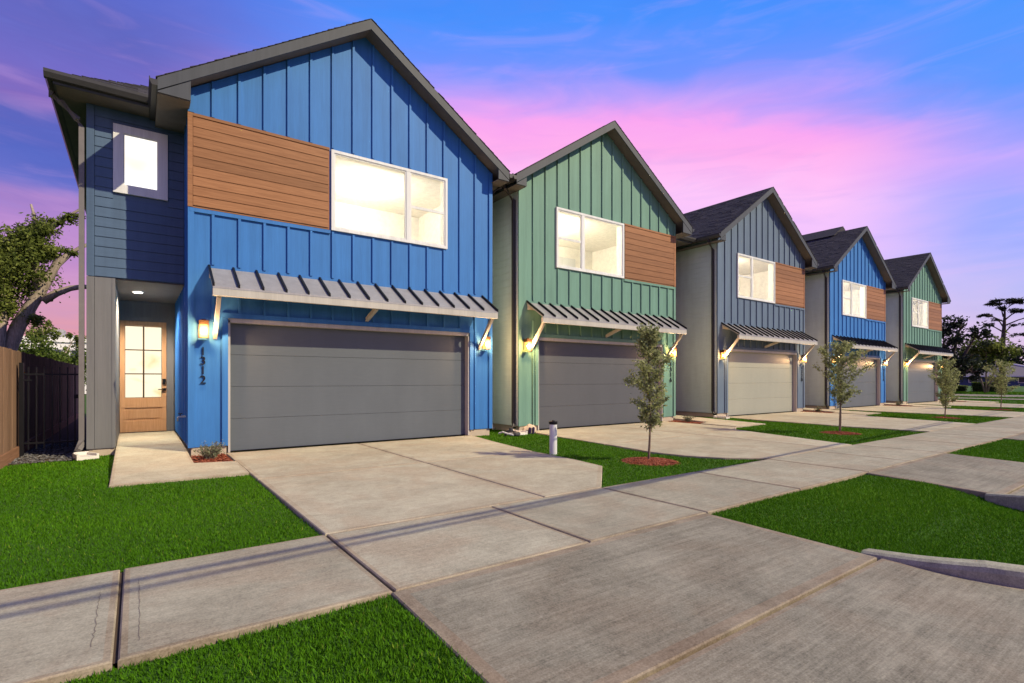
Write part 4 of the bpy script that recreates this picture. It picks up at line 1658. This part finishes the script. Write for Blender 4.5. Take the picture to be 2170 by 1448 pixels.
def grow(bm, p, d, length, r, depth, tips, wander=0.25, segs=4, split=3, spread=0.6, n=6, taper=0.55, upw=0.1):
    pts, rad = [Vector(p)], [r]
    d = Vector(d).normalized()
    for i in range(segs):
        d = (d + Vector((random.gauss(0, wander), random.gauss(0, wander), random.gauss(0, wander) + upw))).normalized()
        pts.append(pts[-1] + d * length / segs)
        rad.append(r * (1 - (1 - taper) * (i + 1) / segs))
    add_tube(bm, pts, rad, n)
    if depth == 0:
        tips.extend(pts[1:])
        return
    tips.append(pts[-1])
    for k in range(split):
        i = random.randint(max(1, segs - 2), segs)
        nd = (d + Vector((random.gauss(0, spread), random.gauss(0, spread), random.gauss(0.1, spread * 0.6)))).normalized()
        grow(bm, pts[i], nd, length * random.uniform(0.55, 0.8), rad[i] * 0.7, depth - 1, tips, wander, segs, split, spread, max(4, n - 1), taper, upw)


def young_tree(x, y, ht, rad_, base_h, label, twin=False, lean=0.0, nleaf=2600, lopside=0.0):
    t = thing('young_tree', (x, y, -0.03), label, 'tree', 'young street trees')
    bm = bmesh.new()
    tips = []
    stems = 2 if twin else 1
    axis = []
    for s in range(stems):
        pts, rr = [], []
        n = 12
        for i in range(n + 1):
            f = i / n
            ox = 0.02 * math.sin(f * 7 + s * 2.4) + lean * f
            if twin:
                ox += (0.028 if s else -0.028) * math.sin(min(1, f * 2.2) * math.pi)
            pts.append((x + ox, y + 0.015 * math.cos(f * 6 + s), -0.06 + f * ht * (0.93 - 0.12 * s)))
            rr.append((0.021 if not twin else 0.017) * (1 - 0.8 * f))
        add_tube(bm, pts, rr, 7)
        axis = pts if s == 0 else axis
    cents = []
    nb = 34
    for k in range(nb):
        f = base_h / ht + (1 - base_h / ht) * (k + random.random()) / nb * 0.96
        i = min(11, int(f * 12))
        p = Vector(axis[i]).lerp(Vector(axis[min(12, i + 1)]), f * 12 - i)
        prof = math.sin(min(1, max(0.05, (f - base_h / ht) / (1 - base_h / ht))) ** 0.75 * math.pi) ** 0.7
        ln = rad_ * (0.35 + 0.75 * prof) * random.uniform(0.65, 1.2)
        a = k * 2.4 + random.uniform(-.5, .5)
        if lopside:
            ln *= 1 + lopside * math.cos(a)
        up = random.uniform(0.35, 1.0)
        d = Vector((math.cos(a), math.sin(a), up)).normalized()
        pts = [p]
        for j in range(4):
            d = (d + Vector((random.gauss(0, .16), random.gauss(0, .16), random.gauss(0.05, .12)))).normalized()
            pts.append(pts[-1] + d * ln / 4)
        add_tube(bm, pts, [0.007, 0.006, 0.004, 0.003, 0.0015], 4)
        for j in range(1, 5):
            m = int(nleaf / nb / 4 * (0.6 + 0.25 * j))
            for q in range(m):
                f2 = random.random()
                c = pts[j - 1].lerp(pts[j], f2)
                cents.append(c + Vector((random.gauss(0, .035), random.gauss(0, .035), random.gauss(0, .04))))
        # side twig
        q0 = pts[random.randint(1, 3)]
        d2 = (d + Vector((random.gauss(0, .7), random.gauss(0, .7), random.gauss(0.1, .4)))).normalized()
        q1 = q0 + d2 * ln * 0.4
        add_tube(bm, [q0, q1], [0.003, 0.001], 4)
        for q in range(int(nleaf / nb * 0.35)):
            cents.append(q0.lerp(q1, random.random()) + Vector((random.gauss(0, .03), random.gauss(0, .03), random.gauss(0, .03))))
    bm_obj('trunk', bm, 'bark_thin', t, smooth=True)
    leaf_field('crown', cents, 0.066, 'leaf_olive', t, 0.42, 0.3)


def mulch(cx, cy, r, label, n=1500):
    bm = bmesh.new()
    seg = 28
    c = bm.verts.new((cx, cy, 0.015))
    ring1 = [bm.verts.new((cx + r * 0.6 * math.cos(2 * math.pi * k / seg), cy + r * 0.6 * math.sin(2 * math.pi * k / seg), 0.005)) for k in range(seg)]
    ring2 = [bm.verts.new((cx + r * (1 + .04 * math.sin(k * 2.7)) * math.cos(2 * math.pi * k / seg), cy + r * (1 + .04 * math.sin(k * 2.7)) * math.sin(2 * math.pi * k / seg), -0.045)) for k in range(seg)]
    for k in range(seg):
        j = (k + 1) % seg
        bm.faces.new((c, ring1[k], ring1[j]))
        bm.faces.new((ring1[k], ring2[k], ring2[j], ring1[j]))

    def fx():
        a = random.uniform(0, 6.283)
        q = r * math.sqrt(random.random()) * 1.03
        return cx + q * math.cos(a), cy + q * math.sin(a), 0.016 - 0.045 * (q / r) ** 2 + random.uniform(-.004, .006)
    o = stones('mulch', n, fx, (0.010, 0.026), 'mulch_chip', label, 'mulch')
    m_ = bm_obj('mulch_mound', bm, 'mulch_chip', o)
    a_ = m_.data.attributes.new('var', 'FLOAT', 'FACE')
    a_.data.foreach_set('value', [0.25] * len(m_.data.polygons))


young_tree(6.62, 5.45, 2.34, 0.38, 0.60, 'slender olive-leaved young tree standing between the nearest two driveways', nleaf=2600)
young_tree(13.85, 5.6, 2.35, 0.62, 0.72, 'twin-stemmed young tree in front of the far blue house', twin=True, nleaf=3200, lopside=0.2)
young_tree(22.3, 5.75, 2.1, 0.55, 0.40, 'young tree in front of the far green house, near its lit lantern', nleaf=3000)
young_tree(30.3, 5.9, 2.15, 0.62, 0.70, 'farthest young tree, at the right edge near the neighbouring grey house', nleaf=2600)
for (x, y), lb, n in zip(TREES, ('round red mulch bed under the nearest young tree', 'red mulch bed under the twin-stemmed young tree', 'red mulch bed under the young tree by the far green house', 'red mulch bed under the farthest young tree'), (2200, 900, 500, 300)):
    mulch(x, y, 0.46, lb, n)


def shrub(x, y, z, r, hgt, label, nst=26, leaf=0.045, mat='leaf_sage', nl=16, group=None):
    t = thing('shrub', (x, y, z), label, 'shrub', group)
    bm = bmesh.new()
    cents = []
    for k in range(nst):
        a = random.uniform(0, 6.283)
        tilt = random.uniform(0.1, 1.0)
        d = Vector((math.cos(a) * tilt, math.sin(a) * tilt, 1)).normalized()
        ln = hgt * random.uniform(0.7, 1.15)
        p0 = Vector((x + random.gauss(0, r * .15), y + random.gauss(0, r * .15), z))
        p1 = p0 + d * ln * 0.55
        p2 = p1 + (d + Vector((math.cos(a) * .2, math.sin(a) * .2, 0))).normalized() * ln * 0.45
        add_tube(bm, [p0, p1, p2], [0.005, 0.004, 0.002], 4)
        for q in range(nl):
            f = random.uniform(0.25, 1)
            c = p0.lerp(p1, f / .55) if f < .55 else p1.lerp(p2, (f - .55) / .45)
            cents.append(c + Vector((random.gauss(0, .02), random.gauss(0, .02), random.gauss(0, .018))))
    bm_obj('stems', bm, 'bark_thin', t)
    leaf_field('foliage', cents, leaf, mat, t, 0.34, 0.7)


def bed(poly, label):
    bm = bmesh.new()
    bm.faces.new([bm.verts.new((x, y, -0.012)) for x, y in poly])
    xs = [p[0] for p in poly]
    ys = [p[1] for p in poly]

    def fx():
        return random.uniform(min(xs) + .03, max(xs) - .03), random.uniform(min(ys) + .03, max(ys) - .03), random.uniform(-.005, .012)
    o = stones('mulch', 420, fx, (0.010, 0.028), 'mulch_chip', label, 'mulch')
    m_ = bm_obj('mulch_base', bm, 'mulch_chip', o)
    a_ = m_.data.attributes.new('var', 'FLOAT', 'FACE')
    a_.data.foreach_set('value', [0.2] * len(m_.data.polygons))


bed([(0.715, 9.16), (1.25, 9.05), (1.25, 10.30), (0.715, 10.30)], 'mulch bed at the foot of the nearest blue house, left of its garage')
shrub(0.98, 9.72, -0.01, 0.22, 0.27, 'small sage green shrub left of the nearest garage, under the number 1312', 46)
for k, nm in ((1, 'nearer green house'), (2, 'slate grey house'), (3, 'far blue house'), (4, 'far green house')):
    h = HX[k]
    bed([(h + 5.58, 9.05), (h + 6.1, 9.16), (h + 6.1, 10.30), (h + 5.58, 10.30)], 'mulch bed right of the garage of the %s' % nm)
    shrub(h + 5.88, 9.66, -0.01, 0.2, 0.24, 'small shrub right of the garage of the %s' % nm, 30)


# ------------------------------------------------------------------ small things by the walls
def splash_block(x, y, ang, label, wid=0.22, ln=0.42):
    t = bmesh.new()
    pts = [(-wid * .45, 0), (wid * .45, 0), (wid * .62, ln), (-wid * .62, ln)]
    add_prism(t, pts, 'z', -0.03, 0.025)
    o0 = t
    for s in (-1, 1):
        q = [(s * wid * .45, 0), (s * wid * .45 - s * .035, 0), (s * wid * .62 - s * .035, ln), (s * wid * .62, ln)]
        add_prism(o0, q, 'z', 0.0255, 0.06)
    add_prism(o0, [(-wid * .41, 0.0), (wid * .41, 0.0), (wid * .41, 0.035), (-wid * .41, 0.035)], 'z', 0.0255, 0.075)
    bmesh.ops.rotate(o0, verts=o0.verts, cent=(0, 0, 0), matrix=Matrix.Rotation(ang, 3, 'Z'))
    bmesh.ops.translate(o0, verts=o0.verts, vec=(x, y, 0.0))
    o = bm_obj('splash_block', o0, 'white_plastic')
    tag(o, label, 'splash block', 'splash blocks under the downspouts')


splash_block(-0.76, 11.30, R(200), 'pale splash block under the downspout left of the nearest entry', 0.24, 0.34)
splash_block(7.35, 10.28, R(190), 'white splash block at the left corner of the nearer green house', 0.22, 0.45)
splash_block(15.8, 10.25, R(190), 'white splash block at the left corner of the slate grey house', 0.22, 0.45)

t = thing('drain_pipe_post', (5.92, 6.98, -0.03), 'white pipe standing upright in the grass with a black cap', 'pipe')
bm = bmesh.new()
add_tube(bm, [(5.92, 6.98, -0.1), (5.92, 6.98, 0.50)], 0.066, 20)
bm_obj('pipe', bm, 'paint_white', t, smooth=False)
bm = bmesh.new()
add_tube(bm, [(5.92, 6.98, 0.50), (5.92, 6.98, 0.515), (5.92, 6.98, 0.545), (5.92, 6.98, 0.555)], [0.070, 0.078, 0.078, 0.066], 20)
add_tube(bm, [(5.92, 6.98, 0.555), (5.92, 6.98, 0.57)], 0.022, 4)
bm_obj('cap', bm, 'black_metal', t)

# stub of concrete, drain fitting and rags in the gap between the first two houses
t = thing('concrete_stub', (7.52, 9.95, 0), 'beige lump of concrete at the left corner of the green house', 'concrete lump')
bm = bmesh.new()
bmesh.ops.create_icosphere(bm, subdivisions=2, radius=0.17, matrix=Matrix.Translation((7.78, 10.06, 0.05)) @ Matrix.Diagonal((1.25, 0.8, 0.8, 1)))
for v in bm.verts:
    v.co += Vector((random.gauss(0, .012), random.gauss(0, .012), random.gauss(0, .012)))
bm_obj('lump', bm, 'foundation', t)
bm = bmesh.new()
add_tube(bm, [(7.66, 9.90, -0.03), (7.665, 9.895, 0.10), (7.67, 9.89, 0.13)], [0.035, 0.04, 0.03], 10)
add_tube(bm, [(7.73, 9.86, -0.03), (7.735, 9.855, 0.11), (7.74, 9.85, 0.14)], [0.03, 0.035, 0.025], 10)
o = bm_obj('pipe_stub', bm, 'glove_purple')
tag(o, 'dark purple pair of capped stubs in the grass before the green house', 'pipe stub')
bm = bmesh.new()
add_tube(bm, [(6.98, 9.95, -0.02), (7.0, 9.9, 0.08), (7.06, 9.84, 0.10), (7.14, 9.80, 0.07), (7.18, 9.78, -0.02)], 0.035, 10)
add_tube(bm, [(7.06, 9.84, 0.10), (7.06, 9.84, 0.16)], [0.05, 0.045], 10)
bmesh.ops.create_uvsphere(bm, u_segments=10, v_segments=6, radius=0.09, matrix=Matrix.Translation((7.13, 9.72, 0.02)) @ Matrix.Diagonal((1.2, 1, .7, 1)))
o = bm_obj('drain_fitting', bm, 'gutter_dark')
tag(o, 'dark drain fitting on the grass between the nearest two houses', 'pipe fitting')
bm = bmesh.new()
add_tube(bm, [(6.90, 10.1, 0.02), (6.93, 9.98, 0.06), (6.97, 9.86, 0.03), (7.03, 9.7, 0.01)], 0.022, 8)
o = bm_obj('white_hose', bm, 'paint_white')
tag(o, 'short white pipe lying beside the dark drain fitting', 'pipe')


# ------------------------------------------------------------------ background, left
def blob(center, rad, n, surf=0.55):
    """leaf positions through an uneven ellipsoid, made of sub-clumps"""
    c = np.array(center, float)
    rad = np.array(rad, float)
    k = max(6, n // 90)
    d = rng.normal(0, 1, (k, 3))
    d /= np.linalg.norm(d, axis=1, keepdims=True)
    sub = c + d * rad * (rng.uniform(surf, 1.0, (k, 1)))
    idx = rng.integers(0, k, n)
    sc = rng.uniform(0.14, 0.34, k)[idx][:, None]
    return sub[idx] + rng.normal(0, 1, (n, 3)) * rad * sc * 0.75


def clumpvar(P, amp=0.25, f=1.5):
    s = np.sin(P[:, 0] * f + 1.3 * np.sin(P[:, 2] * f)) * np.sin(P[:, 1] * f * .9 + P[:, 2] * f * 1.2)
    return np.clip(rng.normal(0.45, 0.17, len(P)) + amp * s, 0, 1)


def left_oak():
    K = 1.45                      # the tree stands well behind the house, so it is tall

    def q(x, z, dy=0.0):
        return (x * K, 17.0 * K + dy, 1.28 + (z - 1.28) * K)
    t = thing('oak_tree', (-2.6 * K, 17 * K, 0), 'tall leafy tree with leaning pale trunk behind the wooden fence at left', 'tree')
    bm = bmesh.new()
    add_tube(bm, [(-2.62 * K, 17 * K, -0.1), q(-2.58, 1.2), q(-2.47, 2.0), q(-2.28, 2.6), q(-2.03, 3.15), q(-1.82, 3.6), q(-1.6, 4.13), q(-1.38, 4.4), q(-1.1, 4.65), q(-0.7, 4.85)],
             [r * K for r in (0.24, 0.20, 0.165, 0.145, 0.125, 0.11, 0.09, 0.07, 0.05, 0.03)], 10)
    add_tube(bm, [(-2.56 * K, 17 * K - .2, 0.2), q(-2.62, 1.9, -.3), q(-2.55, 2.7, -.3), q(-2.6, 3.6, -.1), q(-2.75, 4.6)], [r * K for r in (0.15, 0.13, 0.10, 0.08, 0.04)], 8)
    add_tube(bm, [q(-1.86, 3.2), q(-1.6, 3.42), q(-1.35, 3.56), q(-1.1, 3.63), q(-0.6, 3.62)], [r * K for r in (0.10, 0.085, 0.07, 0.06, 0.03)], 8)
    add_tube(bm, [q(-1.95, 3.5), q(-2.0, 4.2), q(-1.95, 4.9), q(-2.0, 5.2), q(-2.07, 5.52)], [r * K for r in (0.10, 0.07, 0.05, 0.035, 0.022)], 8)
    add_tube(bm, [q(-1.98, 4.6), q(-1.75, 4.95), q(-1.5, 5.26), q(-1.13, 5.59), q(-0.8, 5.8)], [r * K for r in (0.07, 0.055, 0.045, 0.03, 0.015)], 7)
    bm_obj('trunk', bm, 'bark', t, smooth=True)
    P = []
    for x, z, rx, ry, rz, n in ((-2.4, 3.9, .75, .9, .75, 8000), (-2.72, 3.1, .45, .7, .5, 4500), (-2.95, 4.5, .55, .8, .5, 3600), (-2.1, 4.45, .55, .6, .45, 5000),
                                (-1.85, 4.95, .45, .4, .3, 1500), (-1.45, 5.25, .45, .3, .2, 450), (-1.45, 4.38, .38, .3, .2, 380), (-2.05, 2.75, .3, .5, .25, 500), (-3.6, 3.6, .8, 1, 1.2, 4000)):
        P.append(blob(q(x, z), (rx * K, ry * K, rz * K), n, 0.2))
    P = np.vstack(P)
    leaf_field('crown', P, 0.13, 'leaf_oak', t, 0.5, 0.1, clumpvar(P, 0.3, 3.6))


left_oak()


def bush(name, label, cat, specs, leaf, mat, stem_h, trunk_r=0.08, vf=2.0, amp=0.3, bark='bark', group=None, aspect=0.55):
    c0 = specs[0][0]
    t = thing(name, (c0[0], c0[1], 0), label, cat, group)
    bm = bmesh.new()
    for (c, r, n) in specs:
        add_tube(bm, [(c0[0], c0[1], -0.2), ((c0[0] + c[0]) / 2, (c0[1] + c[1]) / 2, max(0.1, (c[2]) * 0.55)), (c[0], c[1], c[2] + r[2] * 0.3)], [trunk_r, trunk_r * 0.7, trunk_r * 0.2], 7)
        for k in range(4):
            q = (c[0] + random.uniform(-.7, .7) * r[0], c[1] + random.uniform(-.7, .7) * r[1], c[2] + random.uniform(-.2, .8) * r[2])
            add_tube(bm, [(c[0], c[1], c[2] - r[2] * 0.3), q], [trunk_r * 0.35, trunk_r * 0.08], 5)
    bm_obj('trunk', bm, bark, t, smooth=True)
    P = np.vstack([blob(c, r, n, 0.25) for c, r, n in specs])
    leaf_field('crown' if cat == 'tree' else 'foliage', P, leaf, mat, t, aspect, 0.1, clumpvar(P, amp, vf))


bush('bush', 'bright green bush behind the fence beside the leaning trunk', 'bush', [((-3.64, 30.8, 2.1), (1.0, 1.1, 1.05), 3400), ((-4.7, 31.5, 2.4), (1.0, 1.1, 1.1), 2000)], 0.14, 'leaf_bush', 0.5, vf=4)
bush('bush', 'yellow green bush behind the fence, right up to the entry column', 'bush', [((-2.5, 34.4, 1.9), (1.2, 1.1, 1.0), 4200), ((-3.9, 35, 2.0), (1.1, 1.1, 0.85), 2200)], 0.14, 'leaf_bush', 0.5, vf=4)
bush('tree', 'small dark tree crown beside the grey rooftop box far behind the fence', 'tree', [((-7.0, 64, 5.6), (1.3, 1.2, 1.4), 900), ((-5.0, 66, 4.8), (0.8, 1.0, 1.2), 400)], 0.30, 'leaf_oak', 3, 0.15)


def far_left_building():
    t = thing('far_building', (-6, 74, 0), 'far white flat-roofed building with a grey rooftop box, above the fence', 'building')
    w_ = box('wall', 'far_wall_white', t, -9.5, 2.0, 70, 80, -0.2, 5.5)
    box('parapet', 'far_wall_white', t, -9.6, 2.1, 69.85, 70.0, 5.1, 5.62)
    box('rooftop_box', 'far_wall_grey', t, -7.5, -6.1, 70.6, 73, 5.5, 6.45)
    box('rooftop_vent', 'far_wall_grey', t, -5.6, -5.1, 70.6, 71.2, 5.5, 5.9)
    for k in range(6):
        f = box('window', 'far_wall_grey', t, -8.9 + k * 1.7, -7.8 + k * 1.7, 69.95, 69.99, 3.2, 4.4)
        box('pane', 'far_window', f, -8.8 + k * 1.7, -7.9 + k * 1.7, 69.92, 69.945, 3.3, 4.3)


far_left_building()

# ------------------------------------------------------------------ background, right
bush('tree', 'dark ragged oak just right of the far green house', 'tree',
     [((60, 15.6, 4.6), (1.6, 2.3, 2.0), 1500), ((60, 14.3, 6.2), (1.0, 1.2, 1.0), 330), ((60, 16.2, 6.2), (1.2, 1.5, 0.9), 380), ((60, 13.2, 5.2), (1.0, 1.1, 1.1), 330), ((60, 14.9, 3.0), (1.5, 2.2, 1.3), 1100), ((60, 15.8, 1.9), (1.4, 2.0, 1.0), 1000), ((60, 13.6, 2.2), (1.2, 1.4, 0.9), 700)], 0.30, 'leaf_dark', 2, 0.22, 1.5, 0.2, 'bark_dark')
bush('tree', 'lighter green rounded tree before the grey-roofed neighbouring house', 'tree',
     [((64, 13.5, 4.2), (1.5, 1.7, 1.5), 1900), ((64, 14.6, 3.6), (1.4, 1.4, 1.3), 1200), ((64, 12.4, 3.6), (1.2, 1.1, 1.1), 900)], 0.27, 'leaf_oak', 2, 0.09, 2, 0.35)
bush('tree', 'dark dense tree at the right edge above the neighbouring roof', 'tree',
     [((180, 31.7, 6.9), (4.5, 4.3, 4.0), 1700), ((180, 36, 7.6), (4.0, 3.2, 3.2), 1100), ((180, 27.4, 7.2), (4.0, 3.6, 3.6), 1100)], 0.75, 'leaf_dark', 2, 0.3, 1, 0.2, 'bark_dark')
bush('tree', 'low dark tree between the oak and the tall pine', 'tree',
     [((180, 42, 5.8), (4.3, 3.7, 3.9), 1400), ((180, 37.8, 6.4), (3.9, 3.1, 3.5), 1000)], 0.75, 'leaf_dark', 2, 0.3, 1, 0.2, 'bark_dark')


def pine(x, y, hgt, label, pads, lean=0.0):
    t = thing('pine_tree', (x, y, 0), label, 'tree', 'tall pines at the far right')
    bm = bmesh.new()
    pts = [(x, y + lean * f + 0.12 * math.sin(f * 5), hgt * f * 0.97) for f in (0, .2, .4, .6, .75, .9, 1)]
    add_tube(bm, pts, [0.34, 0.30, 0.26, 0.22, 0.17, 0.10, 0.05], 8)
    P = []
    for (py, pz, ry, rz, n) in pads:
        f = max(0.45, min(0.97, (pz - 0.7) / hgt))
        p0 = Vector((x, y + lean * f, hgt * f * 0.97))
        p1 = Vector((x + random.uniform(-.5, .5), y + py, pz))
        m_ = p0.lerp(p1, 0.55) + Vector((0, 0, 0.12))
        add_tube(bm, [p0, m_, p1], [0.085, 0.06, 0.03], 6)
        for k in range(5):
            q = p1 + Vector((random.uniform(-.6, .6), random.uniform(-.8, .8) * ry, random.uniform(0, .6) * rz))
            add_tube(bm, [m_, q], [0.03, 0.012], 4)
        P.append(blob((p1.x, p1.y, p1.z), (ry * 0.8, ry, rz), n, 0.1))
    bm_obj('trunk', bm, 'bark_dark', t, smooth=True)
    P = np.vstack(P)
    leaf_field('crown', P, 0.34, 'leaf_dark', t, 0.22, 0.35, clumpvar(P, 0.2, 1.2))


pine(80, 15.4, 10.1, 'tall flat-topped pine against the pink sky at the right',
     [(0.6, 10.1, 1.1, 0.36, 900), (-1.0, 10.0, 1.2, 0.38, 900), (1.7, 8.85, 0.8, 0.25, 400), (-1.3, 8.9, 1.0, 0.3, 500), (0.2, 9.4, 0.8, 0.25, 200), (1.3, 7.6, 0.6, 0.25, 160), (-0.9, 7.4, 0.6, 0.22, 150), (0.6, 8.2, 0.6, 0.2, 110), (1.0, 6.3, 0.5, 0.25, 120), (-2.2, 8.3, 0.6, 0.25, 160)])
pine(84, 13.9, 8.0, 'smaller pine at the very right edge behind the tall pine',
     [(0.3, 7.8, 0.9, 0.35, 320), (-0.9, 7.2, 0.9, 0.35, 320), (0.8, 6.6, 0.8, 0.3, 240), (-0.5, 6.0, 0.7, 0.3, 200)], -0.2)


def neighbour_house():
    t = thing('neighbour_house', (158, 30, 0), 'low far house with grey hip roof and blue grey walls, beyond the hedges', 'house')
    w_ = box('wall', 'far_wall_blue', t, 150, 166, 19, 37, -0.2, 2.1)
    bm = bmesh.new()
    P = [(149, 18, 2.05), (149, 38, 2.05), (167, 38, 2.05), (167, 18, 2.05), (156, 29.8, 4.95), (160, 29.0, 4.95)]
    vs = [bm.verts.new(p) for p in P]
    for f in ((0, 4, 1), (1, 4, 5, 2), (2, 5, 3), (3, 5, 4, 0), (0, 1, 2, 3)):
        bm.faces.new([vs[i] for i in f])
    r_ = bm_obj('roof', bm, 'far_roof_grey', t)
    bm = bmesh.new()
    add_tube(bm, [(148.95, 17.95, 2.08), (155.95, 29.8, 5.0)], 0.14, 4)
    bm_obj('ridge_cap', bm, 'far_wall_white', r_)
    box('fascia', 'far_wall_white', r_, 148.9, 148.98, 18, 38, 1.9, 2.12)
    for k in range(4):
        y = 21 + k * 4
        f = box('window', 'far_wall_white', t, 149.9, 149.98, y, y + 1.6, 0.6, 1.8)
        box('pane', 'far_window', f, 149.85, 149.895, y + .15, y + 1.45, 0.72, 1.7)


neighbour_house()


def hedge(y0, y1, x, hgt, label, n):
    t = thing('hedge', (x, (y0 + y1) / 2, 0), label, 'hedge', 'clipped hedges across the cross street')
    bm = bmesh.new()
    add_box(bm, x - 0.4, x + 0.4, y0 + .1, y1 - .1, 0, hgt - 0.12)
    bmesh.ops.subdivide_edges(bm, edges=list(bm.edges), cuts=6, use_grid_fill=True)
    for v in bm.verts:
        v.co += Vector((random.gauss(0, .04), random.gauss(0, .04), random.gauss(0, .03)))
    o = bm_obj('core', bm, 'leaf_hedge', t)
    a_ = o.data.attributes.new('var', 'FLOAT', 'FACE')
    a_.data.foreach_set('value', [0.15] * len(o.data.polygons))
    P = np.stack([rng.uniform(x - 0.5, x + 0.5, n), rng.uniform(y0, y1, n), rng.uniform(0, 1, n) ** 0.8 * hgt], 1)
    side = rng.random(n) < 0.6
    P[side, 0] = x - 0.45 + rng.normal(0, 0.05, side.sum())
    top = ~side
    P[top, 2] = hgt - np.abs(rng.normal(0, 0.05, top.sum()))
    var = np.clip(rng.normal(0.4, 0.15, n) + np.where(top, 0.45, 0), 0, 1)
    leaf_field('foliage', P, 0.13, 'leaf_hedge', t, 0.6, 0.1, var)


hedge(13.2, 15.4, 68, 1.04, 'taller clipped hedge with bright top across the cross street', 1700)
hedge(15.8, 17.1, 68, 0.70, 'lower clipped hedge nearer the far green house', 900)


# ------------------------------------------------------------------ overhead cables whose shadows cross the sidewalk
def cables():
    Hc = 4.6
    off = SUN * (Hc / SUN.z)
    def line(xa, ya, xb, yb):
        d = (yb - ya) / (xb - xa)
        return lambda X: (X + off.x, ya + d * (X - xa) + off.y, Hc)
    for f, r_, lb in ((line(-0.62, 4.08, 4.33, 4.30), 0.024, 'thick black overhead cable along the street, nearer the houses'),
                      (line(-0.60, 3.89, 4.33, 4.20), 0.018, 'thinner black overhead cable along the street')):
        bm = bmesh.new()
        add_tube(bm, [f(x) for x in np.linspace(-22, 36, 24)], r_, 8)
        o = bm_obj('overhead_cable', bm, 'cable_black')
        tag(o, lb, 'cable', 'overhead cables along the street')
    for x in (-22, 36):
        a = line(-0.62, 4.08, 4.33, 4.30)(x)
        t = thing('utility_pole', (a[0], a[1], 0), 'wooden utility pole at the %s end of the cables' % ('left' if x < 0 else 'right'), 'pole', 'utility poles')
        bm = bmesh.new()
        add_tube(bm, [(a[0], a[1] + .2, -0.3), (a[0], a[1] + .2, 8.0)], [0.16, 0.12], 12)
        bm_obj('post', bm, 'pole_wood', t, smooth=True)
        box('crossarm', 'pole_wood', t, a[0] - .06, a[0] + .06, a[1] - 1.0, a[1] + 1.4, 4.49, 4.565)


cables()
